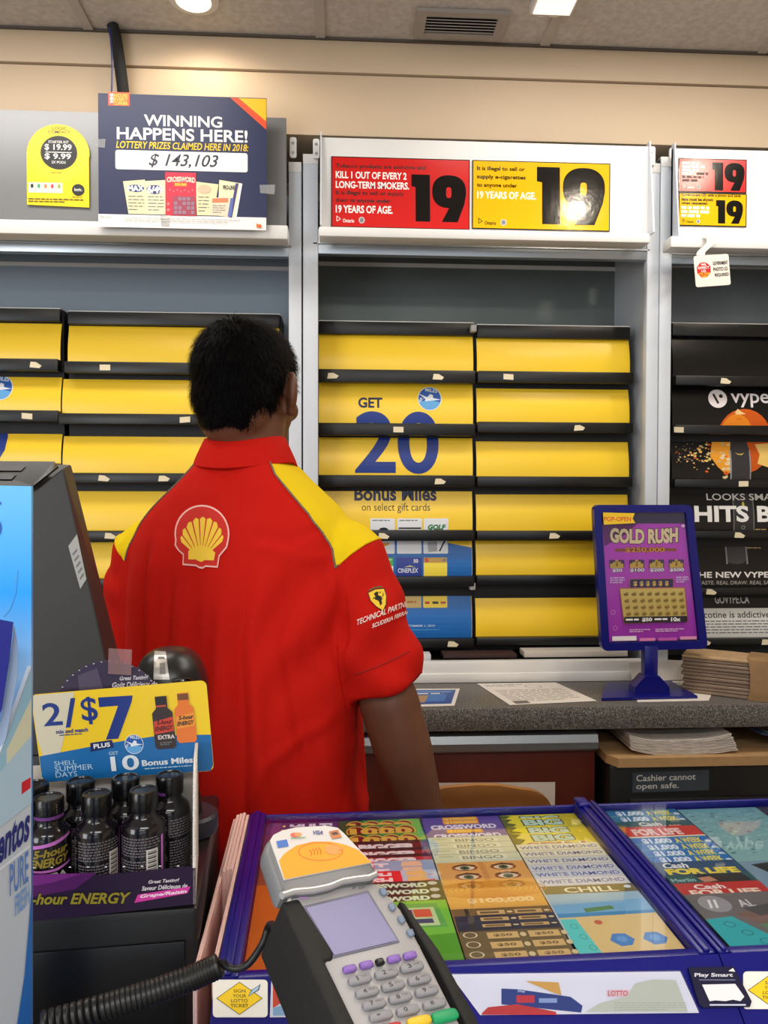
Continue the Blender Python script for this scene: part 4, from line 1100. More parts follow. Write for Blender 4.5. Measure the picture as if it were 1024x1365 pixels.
# scalp showing through at the crown
# shirt
shirt_red = mat('red_polo_cloth', (196, 24, 14), .8, spec=.12, bump=.25, bscale=900)
shirt_yel = mat('yellow_polo_cloth', (236, 202, 16), .75, spec=.15, bump=.25, bscale=900)
b = bmesh.new()
add_loft(b, [(.80, 0, 0, .205, .150), (.90, 0, -.002, .202, .145), (1.0, 0, -.004, .196, .138), (1.1, 0, -.006, .188, .132), (1.2, 0, -.006, .186, .128), (1.28, 0, -.006, .188, .126), (1.33, 0, -.006, .186, .120), (1.37, 0, -.005, .182, .111), (1.40, 0, -.003, .172, .102), (1.425, 0, -.001, .152, .092), (1.450, 0, .001, .124, .083), (1.472, 0, .003, .098, .075), (1.490, 0, .005, .077, .068), (1.505, 0, .006, .066, .062)], 64, 2.5)
for sx in (-1, 1):
    s0 = SHR[sx]; s1 = Vector((sx*.240, -.008 if sx > 0 else .02, 1.145))
    d = (s1-s0)
    q = d.to_track_quat('Z', 'Y').to_matrix(); n = 40; R = []
    for t, ra, rb in ((-.36, .012, .012), (-.33, .03, .03), (-.24, .050, .050), (-.1, .063, .064), (.1, .067, .069), (.35, .064, .069), (.6, .062, .068), (.85, .0615, .068), (1.0, .061, .068), (1.004, .055, .062)):
        c = s0+d*t
        R.append([b.verts.new(c+q @ Vector((ra*math.cos(2*pi*j/n), rb*math.sin(2*pi*j/n), 0))) for j in range(n)])
    for a, c in zip(R[:-1], R[1:]):
        for j in range(n): b.faces.new([a[j], a[(j+1) % n], c[(j+1) % n], c[j]])
    b.faces.new(R[0][::-1]); b.faces.new(R[-1])
shirt = fuse(b, .0055, 9)
shirt.normal_update()
CR = []
def crease(pts, amp, wid):
    L_ = []
    for px, py in pts:
        q = (P(px, py, 1.13)-MP.translation); L_.append(((q.x+.041)/.94, q.z+0))
    CR.append((L_, amp, wid))
crease([(436, 752), (440, 800), (452, 880), (474, 980), (500, 1080)], -.011, .008)
crease([(424, 780), (410, 860), (440, 960), (470, 1080)], .007, .012)
crease([(405, 770), (378, 850), (396, 960), (430, 1090)], -.006, .009)
crease([(352, 760), (340, 860), (352, 980), (370, 1100)], .006, .011)
crease([(332, 770), (322, 860), (330, 980), (340, 1100)], -.006, .008)
crease([(306, 775), (300, 860), (296, 980), (292, 1100)], .006, .010)
crease([(285, 775), (282, 860), (272, 980)], -.005, .008)
crease([(252, 770), (246, 860), (240, 980)], .006, .010)
crease([(228, 740), (222, 850), (214, 960)], -.006, .008)
crease([(196, 720), (190, 800), (192, 900)], .006, .010)
crease([(176, 730), (178, 800), (184, 900)], -.008, .007)
crease([(440, 740), (400, 745), (350, 728)], .003, .010)
crease([(420, 700), (380, 720), (340, 715)], -.0025, .009)
crease([(445, 900), (420, 960), (360, 1010), (330, 1080)], .004, .010)
def creases(x, z):
    f = 0
    for L_, amp, wid in CR:
        d = 9; tt = 0
        for i in range(len(L_)-1):
            (xa, za), (xb, zb_) = L_[i], L_[i+1]
            dx, dz = xb-xa, zb_-za; t = max(0, min(1, ((x-xa)*dx+(z-za)*dz)/(dx*dx+dz*dz)))
            e = math.hypot(x-xa-dx*t, z-za-dz*t)
            if e < d: d = e; tt = (i+t)/(len(L_)-1)
        if d < wid*3: f += amp*math.exp(-(d/wid)**2)*min(1, tt*3+.15)
    return f
def fold(p, n_):
    x, y, z = p
    a = math.atan2(y, x)
    f = 0
    tor = max(0, min(1, (.205-abs(x))/.02))
    low = max(0, min(1, (1.40-z)/.35))
    # long near-vertical drapes that fan from the shoulder blades
    xx = x+.10*(1.40-z)*math.copysign(1, x)*.25+.02*noise.noise(Vector((x*3, z*2.2, 5)))
    f += .0030*low*tor*math.sin(xx*74+1.2*noise.noise(Vector((x*4, z*3, 1)))*2.2)
    f += .0022*low*tor*math.sin(xx*128+2.4*noise.noise(Vector((x*6, z*4, 9)))+.8)
    if y < 0 and abs(x) < .2: f += creases(x, z)
    f += .009*noise.noise(Vector((x*7, y*7, z*3.2)))*(.35+low)
    f += .0030*noise.noise(Vector((x*22, y*22, z*9)))
    # pull lines below the right armpit
    if x > .06:
        u = (x-.15)*.8+(1.30-z)*.55
        f += .0055*math.exp(-((z-1.24)/.10)**2)*math.sin(u*85)*min(1, (x-.06)/.06)
    if abs(x) > .19: f += .003*math.sin(z*60+x*30+4*noise.noise(Vector((x*9, y*9, z*9))))
    return f
for v in shirt.verts: v.co += v.normal*fold(v.co, v.normal)
# cut the seams of the yellow shoulder yokes: polygons in the frontal (x,z) plane
YOKE = [(.055, 1.505), (.078, 1.472), (.108, 1.442), (.138, 1.413), (.160, 1.385), (.175, 1.36), (.181, 1.335), (.198, 1.353), (.215, 1.368), (.245, 1.388)]
def inside(x, z):
    x = abs(x); poly = YOKE+[(.40, 1.40), (.40, 1.56), (.04, 1.56)]
    c = False; j = len(poly)-1
    for i in range(len(poly)):
        (xi, zi), (xj, zj) = poly[i], poly[j]
        if (zi > z) != (zj > z) and x < (xj-xi)*(z-zi)/(zj-zi)+xi: c = not c
        j = i
    return c
for sx in (-1, 1):
    for (xa, za), (xb, zb_) in zip(YOKE[:-1], YOKE[1:]):
        d = Vector((sx*(xb-xa), 0, zb_-za)); no = Vector((d.z, 0, -d.x)).normalized()
        mx, mz = sx*(xa+xb)/2, (za+zb_)/2; L = math.hypot(xb-xa, zb_-za)
        geom_f = [f for f in shirt.faces if (Vector((f.calc_center_median().x-mx, 0, f.calc_center_median().z-mz)).length < L*.5+.014)]
        geom = list({e for f in geom_f for e in f.edges})+geom_f+list({v for f in geom_f for v in f.verts})
        bmesh.ops.bisect_plane(shirt, geom=geom, plane_co=(mx, 0, mz), plane_no=no, dist=1e-5)
hem_z = .80
shirt.verts.index_update()
isy = {}
for f in shirt.faces:
    c = f.calc_center_median(); isy[f] = inside(c.x, c.z)
edges = [e for e in shirt.edges if len(e.link_faces) == 2 and isy[e.link_faces[0]] != isy[e.link_faces[1]]]
seam = [(e.verts[0].co.copy(), e.verts[1].co.copy(), (e.verts[0].normal+e.verts[1].normal).normalized()) for e in edges]
mb = MB()
V = [v.co.copy() for v in shirt.verts]
for yes, m in ((False, shirt_red), (True, shirt_yel)):
    mb.add(V, [[v.index for v in f.verts] for f in shirt.faces if isy[f] == yes], m, True, MP)
# grey piping along the seams
pip = mat('grey_piping', (120, 100, 84), .6)
for a, c, n_ in seam:
    if (c-a).length > 1e-5:
        mm = pip if abs(a.z-1.33) > .0 and not (abs(a.x) > .183) else shirt_yel
        mb.tube([MP @ (a+n_*.0006-(c-a)*.15), MP @ (c+n_*.0006+(c-a)*.15)], .0016, mm, 5)
BV = BVHTree.FromBMesh(shirt)
shirt.free()
so = mb.build('shirt', person, sharp=3)
# collar: folded stand around the neck
def collar_rows():
    R = []
    n = 56
    for k, (rr_, dz) in enumerate(((.058, .010), (.0575, .030), (.060, .0365), (.064, .035), (.070, .022), (.078, .004), (.081, -.005), (.078, -.007), (.068, .004))):
        row = []
        for j in range(n):
            a = 2*pi*j/n; s_ = math.sin(a)
            fr_ = max(0, s_)
            z = 1.487+dz-.030*fr_**1.5*1.2+.011*math.cos(a)**2
            row.append(MP @ Vector((rr_*1.04*math.cos(a), .004+rr_*.99*s_, z)))
        R.append(row)
    return R
mb = MB(); R = collar_rows(); mb.rings(R, shirt_red, True, False); mb.build('collar', so, sharp=1.2)
# prints: rays from the lens find the cloth, the print is then real geometry on it
def cloth(px, py, w_):
    o_ = MPi @ Vector((0, 0, CAMZ)); d = MPi.to_3x3() @ ray(px, py)
    h, n_, i, t = BV.ray_cast(o_, d.normalized())
    if h is None: 
        h, n_, i, t = BV.find_nearest(o_+d*1.2)
    if n_.dot(d) > 0: n_ = -n_
    return MP @ (h+n_*w_)
def grid(x0, x1, s_): return [x0+i*s_ for i in range(1, int((x1-x0)/s_)+1)]
mb = MB(); p = Pr(mb, cloth, .0016, .0005, ys=grid(672, 762, 6), xs=grid(230, 310, 6))
pink = ink((250, 190, 180), .6); gold = ink((248, 204, 60), .65)
out = [(244, 753.5), (244.5, 740)]+[(238, 734), (233.5, 727)]+[(270+36.5*math.cos(a), 712+38.5*math.sin(a)) for a in [pi*.93+i*(pi*1.14)/22 for i in range(23)]]+[(303.5, 730), (293.5, 742), (291, 757), (275, 756), (271, 758.5), (266, 757.5), (262, 755)]
cx, cy = 270, 716
p.poly(out, pink)
p.poly([(cx+(x-cx)*.945, cy+(y-cy)*.945) for x, y in out], ink((206, 34, 24), .75))
# scallop: fan of rays
base_ = (269, 747)
tips = [(241.5, 723), (243, 713), (248, 702.5), (257, 694), (266.5, 690.5), (276, 690.5), (285.5, 694), (293, 702), (297.5, 712), (298.5, 722)]
hull = [(251, 745.5), (251.5, 735), (243, 726)]
for i in range(9):
    a, c = tips[i], tips[i+1]
    mx, my = (a[0]+c[0])/2, (a[1]+c[1])/2
    ang_ = math.atan2(my-base_[1], mx-base_[0])
    q = [base_, (base_[0]+(a[0]-base_[0])*.97, base_[1]+(a[1]-base_[1])*.97), (mx+1.3*math.cos(ang_), my+1.3*math.sin(ang_)), (base_[0]+(c[0]-base_[0])*.97, base_[1]+(c[1]-base_[1])*.97)]
    # shrink toward the ray axis to leave red gaps
    ax = (math.cos(ang_), math.sin(ang_))
    def sh(pt):
        dx, dy = pt[0]-base_[0], pt[1]-base_[1]; al = dx*ax[0]+dy*ax[1]; pe = -dx*ax[1]+dy*ax[0]
        pe *= .80; return (base_[0]+al*ax[0]-pe*ax[1], base_[1]+al*ax[1]+pe*ax[0])
    p.mesh([sh(t) for t in q], [[0, 1, 2, 3]], gold, False)
p.l += p.step
p.poly([(252, 746), (252, 735), (258, 730), (270, 727), (281, 731), (288, 737), (286, 747.5), (274, 747), (270, 749.5), (265, 748), (262, 746)], gold)
mb.build('scallop_emblem', so)
mb = MB(); p = Pr(mb, cloth, .0016, .0004, ys=grid(780, 850, 6), xs=grid(470, 545, 6))
shd = [(491.5, 790), (500, 785.5), (510, 784.5), (513, 793), (514, 804), (510, 814.5), (504, 808), (496, 801)]
c_ = (503, 798)
shd = [(491, 791), (500, 786.5), (511, 785.5), (514, 795), (513.5, 806), (510, 814), (502, 809), (494.5, 801)]
p.poly([(c_[0]+(x-c_[0])*1.1, c_[1]+(y-c_[1])*1.1) for x, y in shd], BLACK); p.poly(shd, ink((240, 200, 40), .6))
p.line([(491, 787.5), (500, 783.5), (509, 782.5)], 1.4, ink((60, 110, 60), .6))
p.poly([(498, 792), (501, 789.5), (504, 790), (503.5, 794), (507, 795.5), (509.5, 799), (508, 801), (509, 805), (506.5, 808), (505.5, 804), (503.5, 801), (500, 800), (498.5, 797.5), (500.5, 796.5)], BLACK)
p.line([(505, 791), (507.5, 789.5)], 1, BLACK); p.line([(499, 797), (497, 799)], 1, BLACK); p.line([(508, 797), (510.5, 794), (510, 791)], .9, BLACK)
wt = ink((246, 214, 206), .6)
p.text('TECHNICAL PARTNER', 477, 826, 545, 833.5, wt, .02, .2, skew=-27)
p.text('SCUDERIA FERRARI', 496, 831.5, 545, 837, wt, .03, .2, skew=-20)
mb.build('sleeve_emblem', so)
# sleeve hem stitching
mb = MB()
for off in (0,):
    pts = [cloth(x, y, .0008) for x, y in [(472+ (545-472)*i/24, 899-31*(i/24)+3*math.sin(i/24*pi)) for i in range(25)]]
    mb.tube(pts, .0009, ink((150, 20, 16), .8), 5)
mb.build('sleeve_stitching', so)
# trousers and shoes
tr = mat('black_trousers', (24, 24, 28), .8, bump=.15, bscale=300)
b = bmesh.new()
add_loft(b, [(.80, 0, 0, .17, .125), (.95, 0, 0, .168, .122), (1.02, 0, 0, .165, .118)], 40)
for sx in (-1, 1):
    add_caps(b, (sx*.085, 0, .84), (sx*.092, .01, .48), .090, .074); add_caps(b, (sx*.092, .01, .48), (sx*.097, -.01, .12), .072, .062)
tb = fuse(b, .007, 4)
for v in tb.verts: v.co += v.normal*.004*noise.noise(v.co*9)
mb = MB(); mb.bm(tb, tr, MP, True); mb.build('trousers', person, sharp=3)
for sx in (-1, 1):
    b = bmesh.new(); add_ell(b, (sx*.1, .10, .042), (.048, .105, .04)); add_ell(b, (sx*.1, -.03, .055), (.042, .06, .052)); add_caps(b, (sx*.1, -.02, .05), (sx*.1, -.015, .12), .045, .048)
    bmesh.ops.bisect_plane(b, geom=b.verts[:]+b.edges[:]+b.faces[:], plane_co=(0, 0, .004), plane_no=(0, 0, -1), clear_outer=True)
    bmesh.ops.holes_fill(b, edges=b.edges[:])
    s_ = fuse(b, .007, 3); mb = MB(); mb.bm(s_, mat('black_shoe_leather', (18, 18, 18), .35), MP, True); mb.build('shoe', person, sharp=3)
# ================================================================ FRONT COUNTER
ZF = .93
frontm = mat('dark_grey_counter_top', (58, 57, 58), .4, grain=.1, gscale=80)
o = thing('front_counter', (0, .6, 0), 'dark customer counter in the foreground carrying the lottery displays and card terminal', 'counter')
mb = MB(); mb.box(-1.6, 1.7, .22, 1.03, ZF-.04, ZF, frontm, .004); mb.build('top', o)
mb = MB(); mb.box(-1.55, 1.65, .30, .99, .08, ZF-.041, mat('counter_front', (70, 62, 58), .5, grain=.05)); mb.build('body', o)
mb = MB(); mb.box(-1.5, 1.6, .36, .96, 0, .079, blackm); mb.build('plinth', o)
CAM = Vector((0, 0, CAMZ))
def rayplane(O, N):
    N = N.normalized()
    def fn(px, py, w_):
        d = ray(px, py); t = (O-CAM).dot(N)/d.dot(N); return CAM+d*t+N*w_
    return fn
# ---------------------------------------------------------------- lottery ticket displays
d_ = ray(425, 661); TH = math.atan2(-d_.x, d_.y)
ZG = 1.036
OD = PZ(563, 1285, ZG)
MD = Matrix.Translation((OD.x, OD.y, 0)) @ Matrix.Rotation(TH, 4, 'Z'); MDi = MD.inverted()
def L(px, py, z=ZG): return MDi @ PZ(px, py, z)
vB = L(563, 1081).y+.004
uL0 = L(322, 1140).x; uL1 = L(346, 1140).x
uD0 = L(768, 1077).x; uD1 = L(801, 1079).x; uDm = (uD0+uD1)/2+.002
uR = uD1+.36
indigo = mat('indigo_display_frame', (12, 14, 118), .3, bump=.02, bscale=50)
tray = mat('dark_display_tray', (40, 40, 70), .6)
glass = glassy('display_glass', (252, 253, 255), rough=.015)
FN45 = (MD.to_3x3() @ Vector((0, -.62, .78))).normalized()
fpan = rayplane(MD @ Vector((0, -.012, ZG+.002)), FN45)
def display(uA, uA1, uB0, uB, label):
    c = MD @ Vector(((uA+uB)/2, vB/2, ZF+.001))
    M = MD.copy(); M.translation = c
    o = thing('lottery_display', c, label, 'ticket display', 'blue lottery ticket displays', M=M)
    def bx(mb, u0, u1, v0, v1, z0, z1, m, bev=0): mb.box(u0, u1, v0, v1, z0, z1, m, bev, MD)
    mb = MB(); bx(mb, uA+.002, uB-.002, .002, vB-.002, ZF+.001, 1.028, tray); mb.build('tray', o)
    for nm, q in (('side_rail', (uA, uA1, -.010, vB)), ('side_rail', (uB0, uB, -.010, vB))):
        mb = MB(); bx(mb, q[0], q[1], q[2], q[3], ZF+.002, ZG+.004, indigo, .003)
        w_ = q[1]-q[0]; bx(mb, q[0]+w_*.3, q[1]-w_*.3, q[2]+.001, q[3]-.001, ZG+.003, ZG+.0065, indigo, .002); mb.build(nm, o)
    mb = MB(); bx(mb, uA1-.001, uB0+.001, vB-.006, vB, 1.0, ZG+.001, indigo, .002); mb.build('back_rail', o)
    mb = MB(); bx(mb, uA1-.001, uB0+.001, -.011, .0, 1.0, ZG+.003, indigo, .002); mb.build('front_rail', o)
    mb = MB(); bx(mb, uA1, uB0, .0005, vB-.0065, ZG-.0022, ZG, glass); mb.build('glass_top', o)
    # sloped front
    prof = [(-.0115, ZG+.003), (-.0115-.10, ZG+.003-.0795), (-.0115-.10, ZF+.001), (-.0115, ZF+.001)]
    mb = MB(); mb.prism(prof, lambda u, v, w_: MD @ Vector((w_, u, v)), uA, uB, indigo); fp = mb.build('front_panel', o)
    return o, fp
dA, fpA = display(uL0, uL1, uD0, uDm-.0006, 'blue lottery display in the middle, with four columns of scratch tickets under glass')
dB, fpB = display(uDm+.0006, uD1, uR, uR+.03, 'blue lottery display at the right edge, holding blue and teal scratch tickets')
# ends of the divider stick up at the back
mb = MB(); mb.box(uD0+.001, uDm-.001, vB-.02, vB+.004, ZG+.004, ZG+.009, indigo, .002, MD); mb.build('rail_cap', dA)
def pocket(parent, pts, base, draw, name='pocket_card'):
    mb = MB(); mb.prism(pts, fpan, .0012, .0020, base)
    p = Pr(mb, lambda x, y, w_: fpan(x, y, w_+.002), .0002, .0001)
    draw(p); po = mb.build(name, parent)
    mb = MB(); mb.prism(pts, fpan, .0034, .0044, glassy('pocket_cover', (248, 250, 255), rough=.05)); mb.build('clear_cover', po)
pw = ink((240, 236, 240), .4)
def d_p1(p):
    p.poly([(364, 1303), (392, 1303), (402, 1318), (388, 1330), (364, 1345)], ink((232, 76, 40))); p.text('LOTTO', 368, 1310, 390, 1316, ink((246, 190, 60)), .02, skew=-2)
    p.poly([(364, 1345), (420, 1330), (420, 1354), (364, 1355)], ink((150, 190, 214)))
pocket(fpA, [(362, 1302), (430, 1301), (436, 1356), (360, 1357)], pw, d_p1)
def d_p2(p):
    p.poly([(668, 1319), (690, 1320), (760, 1330), (776, 1342), (774, 1351), (668, 1340)], ink((36, 60, 130))); p.rect(688, 1328, 712, 1338, ink((210, 50, 60))); p.rect(718, 1332, 742, 1338, ink((150, 170, 210))); p.text('Play', 690, 1321, 700, 1325, ink((210, 216, 230)), .02)
    p.poly([(642, 1352), (650, 1344), (690, 1340), (740, 1350), (742, 1354), (642, 1354)], ink((206, 50, 50))); p.poly([(700, 1309), (744, 1311), (748, 1328), (738, 1325)], ink((226, 170, 80)))
    p.rect(808, 1321, 838, 1330, ink((240, 200, 200))); p.text('LOTTO', 810, 1322, 836, 1329, ink((220, 90, 90)), .02)
    p.poly([(780, 1350), (800, 1338), (834, 1330), (846, 1312), (870, 1307), (900, 1308), (916, 1350)], ink((206, 208, 184))); p.micro(818, 1338, 914, 1350, 4, ink((176, 178, 158)), .3, 3)
pocket(fpA, [(600, 1300), (906, 1296), (931, 1351), (640, 1354)], pw, d_p2)
# road-sign style sticker on the front panels
def sticker(x0, y0, x1, y1, label):
    mb = MB(); mb.prism(rrect(x0, y0, x1, y1, 5), fpan, .0012, .0018, ink((244, 240, 232), .3))
    p = Pr(mb, lambda x, y, w_: fpan(x, y, w_+.0018), .0002, .0001); cx = (x0+x1)/2-1; cy = (y0+y1)/2
    a = 31; b = 22
    p.poly([(cx-a, cy), (cx, cy-b), (cx+a, cy), (cx, cy+b)], ink((40, 36, 30))); p.poly([(cx-a+1.4, cy), (cx, cy-b+1), (cx+a-1.4, cy), (cx, cy+b-1)], ink((248, 208, 30)))
    for t, yy, hw in (('SIGN', -12, 8), ('YOUR', -5.5, 9), ('LOTTO', 1, 11), ('TICKET', 7.5, 12)): p.text(t, cx-hw, cy+yy, cx+hw, cy+yy+4.4, ink((60, 50, 30)), .01)
    p.poly([(cx+11, cy-2), (cx+16, cy-11), (cx+28, cy-19), (cx+26, cy-11)], ink((60, 80, 110))); p.poly([(cx+12.5, cy-3.5), (cx+17, cy-10.5), (cx+26.5, cy-17.5), (cx+24.5, cy-11.5)], ink((170, 206, 230)))
    mb.build('sticker', label=label, cat='sticker')
sticker(284, 1307, 357, 1357, 'white sticker with a yellow diamond, at the front left of the middle display')
sticker(990, 1296, 1066, 1346, 'white sticker with a yellow diamond at the right frame edge, on the right display')
mb = MB(); pts = [(916, 1292), (976, 1291), (1000, 1337), (998, 1344), (936, 1345), (930, 1340)]
mb.prism(pts, fpan, .0012, .004, ink((26, 26, 58), .3)); p = Pr(mb, lambda x, y, w_: fpan(x, y, w_+.004), .0002, .0001)
p.text('Play Smart', 924, 1299.5, 975, 1306, ink((214, 214, 226)), .03); p.rect(930, 1308, 978, 1309.5, ink((110, 110, 140)))
p.poly([(934, 1315), (978, 1314), (990, 1331), (985, 1337), (975, 1335), (965, 1337), (952, 1336), (944, 1337)], ink((244, 236, 240))); p.poly([(969, 1297), (975, 1293), (978, 1298)], WHITE); p.rect(944, 1341, 992, 1343, ink((200, 206, 230)))
mb.build('card_holder', label='dark navy responsible play card holder on the front panel beside the divider', cat='card holder')

# ---------------------------------------------------------------- scratch tickets under the glass
ZTK = 1.0283
def Lt(px, py): return L(px, py, ZTK+.002)
COLS = {0: (341, 450), 1: (451, 558), 2: (559, 662), 3: (663, 766), 4: (808, 907), 5: (908, 1020), 6: (1021, 1133)}
def colu(c): return Lt(COLS[c][0], 1083).x, Lt(COLS[c][1], 1083).x
cnt = {}
def ticket(c, yt, base, draw, label, yb=None, xin=0):
    u0, u1 = colu(c); u0 = max(u0, uL1+.001) if c == 0 else u0
    if c == 3: u1 = min(u1, uD0-.001)
    if c == 4: u0 = max(u0, uD1+.001)
    v1 = Lt(560, yt).y if yt > 1084 else vB-.009
    v0 = Lt(560, yb).y if yb else max(.003, v1-.12)
    v0 = max(.003, v0)
    k = cnt.get(c, 0); cnt[c] = k+1
    z = ZTK+.00028*k; r = random.Random(c*31+k)
    j = r.uniform(-.0008, .0008)
    Ln = v1-v0; W = u1-u0-.0016
    def fn(x, y, w_): return MD @ Vector((u0+.0008+j+W*x, v1-Ln*y, z+w_))
    mb = MB(); mb.prism([(0, 0), (1, 0), (1, 1), (0, 1)], fn, 0, .00018, base)
    p = Pr(mb, lambda x, y, w_: fn(x, y, w_+.00018), .00001, .000006)
    p.sc = .12/Ln      # keeps strip artwork the same size on shortened tickets
    draw(p)
    mb.build('scratch_ticket', label=label, cat='scratch ticket', group='scratch tickets under the display glass')
ORD = ['backmost', 'second from the back', 'third from the back', 'fourth from the back', 'fifth from the back', 'sixth from the back']
G_ = ink((60, 140, 60)); RB = ink((130, 24, 30)); GLD = ink((232, 180, 70))
def t_1000(p):
    p.poly([(0, 0), (.3, 0), (.2, .3), (0, .4)], ink((30, 80, 40))); p.poly([(.75, 0), (1, 0), (1, .3)], ink((120, 190, 80)))
    for i in range(4): p.ell(.2+.2*i, .15, .12, .13, RB); p.ring(.2+.2*i, .15, .12, .13, .018, GLD)
    p.text('1000', .12, .07, .88, .23, GLD, .06)
for i, y in enumerate((1083, 1096, 1108)): ticket(1, y, G_, t_1000, 'green thousand scratch ticket with gold numerals, '+ORD[i]+' of its kind')
def t_bigger(p): p.rect(0, 0, 1, .06, ink((60, 16, 24))); p.text('BIGGER', .2, .07, .86, .2, ink((244, 226, 226)), .07)
for i, (y, c) in enumerate(((1118, (120, 20, 34)), (1128, (150, 28, 40)), (1137, (190, 44, 54)))): ticket(1, y, ink(c), t_bigger, 'dark red bigger prize scratch ticket, '+ORD[i]+' of its kind')
def t_ice(p): p.rect(0, 0, .35, .5, ink((220, 120, 130))); p.poly([(.65, .02), (.85, .02), (.9, .3), (.6, .3)], ink((240, 190, 150))); p.text('HIT', .1, .04, .5, .16, ink((246, 220, 220)), .05)
for i, y in enumerate((1146, 1154)): ticket(1, y, ink((150, 168, 200)), t_ice, 'pale blue and pink scratch ticket, '+ORD[i]+' of its kind')
def t_cash(p): p.rect(0, 0, .62, .6, ink((230, 30, 40))); p.text('CASH', .04, .03, .52, .13, ink((250, 220, 220)), .06); p.text('HIT', .2, .16, .55, .27, ink((250, 220, 220)), .06); p.poly([(.68, .02), (.86, .0), (.98, .25), (.64, .3)], ink((246, 190, 110))); p.poly([(.64, .12), (.96, .08), (.98, .16), (.64, .2)], ink((226, 60, 80)))
for i, y in enumerate((1160, 1167)): ticket(1, y, ink((190, 196, 214)), t_cash, 'red and pale blue cash scratch ticket, '+ORD[i]+' of its kind')
def t_cwd(p): p.text('CROSSWORD', .05, .035, .86, .11, ink((214, 232, 200)), .06); p.text('DELUXE', .3, .125, .75, .175, ink((220, 190, 90)), .05); p.rect(.3, 0, .42, .03, ink((90, 20, 24))); p.ell(.92, .05, .05, .03, ink((200, 200, 190)))
for i, y in enumerate((1175, 1184, 1193)): ticket(1, y, ink((24, 34, 26)), t_cwd, 'black deluxe crossword scratch ticket, '+ORD[i]+' of its kind')
def t_green(p):
    p.poly([(0, 0), (1, 0), (1, .55), (0, .62)], ink((120, 196, 60))); p.poly([(.35, .05), (.9, .05), (.95, .45), (.45, .45)], ink((96, 170, 80)))
    p.poly([(.42, .12), (.86, .12), (.88, .42), (.44, .42)], ink((200, 220, 160))); p.poly([(.46, .15), (.64, .15), (.65, .28), (.47, .28)], ink((120, 30, 110))); p.poly([(.65, .15), (.82, .15), (.83, .28), (.66, .28)], ink((226, 90, 60))); p.poly([(.46, .31), (.63, .31), (.64, .38), (.47, .38)], ink((70, 70, 110))); p.poly([(.65, .31), (.82, .31), (.83, .38), (.66, .38)], ink((70, 70, 110)))
    p.text('$100', .1, .72, .78, .88, ink((250, 200, 30)), .07)
ticket(1, 1203, ink((84, 160, 36)), t_green, 'bright green scratch ticket with yellow prize figure, front of its column beside the terminal', 1292)
# col 2
PUR = ink((92, 70, 160))
def t_cw(p): p.rect(.26, .0, .72, .085, ink((236, 150, 60))); p.text('$100,000', .28, .01, .70, .075, ink((246, 210, 90)), .05); p.text('CROSSWORD', .08, .10, .92, .205, ink((232, 226, 246)), .05)
for i, y in enumerate((1083, 1094, 1106)): ticket(2, y, PUR, t_cw, 'purple crossword scratch ticket with an orange prize banner, '+ORD[i]+' of its kind')
def t_bingo(p):
    p.rrect(.28, .035, .85, .13, .04, ink((226, 224, 196))); p.text('BINGO', .32, .05, .8, .115, ink((130, 140, 130)), .03); p.rect(0, 0, 1, .012, ink((160, 170, 150)))
    p.rect(.05, .04, .22, .06, ink((170, 180, 150)))
for i, y in enumerate((1116, 1124, 1132, 1140)): ticket(2, y, ink((206, 210, 180)), t_bingo, 'pale bingo scratch ticket, '+ORD[i]+' of its kind')
def t_eye(p):
    for x in (.30, .74):
        p.ell(x, .105, .15, .06, ink((150, 80, 40))); p.ell(x, .11, .11, .040, ink((226, 200, 170))); p.ell(x, .11, .055, .038, ink((70, 96, 66))); p.ell(x, .11, .022, .018, BLACK)
        s_ = 1 if x > .5 else -1; p.poly([(x-.14, .07), (x, .03), (x+.14, .06), (x+.1, .085), (x, .06), (x-.1, .085)], ink((90, 40, 24)))
    p.poly([(.47, 0), (.53, 0), (.54, .2), (.46, .2)], ink((206, 140, 70)))
for i, y in enumerate((1152, 1164, 1176)): ticket(2, y, ink((222, 160, 84)), t_eye, 'orange scratch ticket showing a pair of eyes, '+ORD[i]+' of its kind')
def t_tiger(p):
    for i in range(9): p.ring(.5, .03, .12+.06*i, .02+.016*i, .012, ink((206, 124, 40)))
    p.text('$100,000', .2, .17, .9, .26, ink((240, 206, 150)), .05)
ticket(2, 1188, ink((226, 168, 80)), t_tiger, 'orange scratch ticket with wavy stripes and a six-figure prize, in front of the eyes')
def t_box(p, dark=False):
    for i in range(2):
        x = .25+.38*i; p.rect(x, .05, x+.28, .13, ink((206, 170, 110))); p.rect(x+.03, .07, x+.22, .11, ink((110, 84, 50))); p.ell(x+.33, .09, .03, .02, ink((220, 200, 150)))
    p.rect(.13, 0, .17, .4, ink((40, 34, 28)))
ticket(2, 1216, ink((120, 90, 50)), t_box, 'brown scratch ticket with cream boxes, just in front of the striped orange one')
for i, y in enumerate((1226, 1236)): ticket(2, y, ink((34, 36, 62)), t_box, 'dark navy scratch ticket with cream boxes, '+('rear' if i == 0 else 'front')+' of the two')
def t_box2(p):
    p.rect(.0, 0, 1, .03, ink((70, 56, 36)))
    for j in range(3):
        for i in range(2):
            x = .26+.40*i; y = .08+.31*j; p.rect(x, y, x+.3, y+.2, ink((216, 180, 116))); p.text('$50', x+.06, y+.05, x+.24, y+.15, ink((110, 84, 50)), .03); p.ell(x+.345, y+.1, .03, .07, ink((220, 200, 150)))
        p.ring(.1, .14+.31*j, .07, .10, .016, ink((220, 206, 170)))
ticket(2, 1247, ink((112, 92, 58)), t_box2, 'brown scratch ticket with rows of cream prize boxes, beside the bright green ticket', 1292)
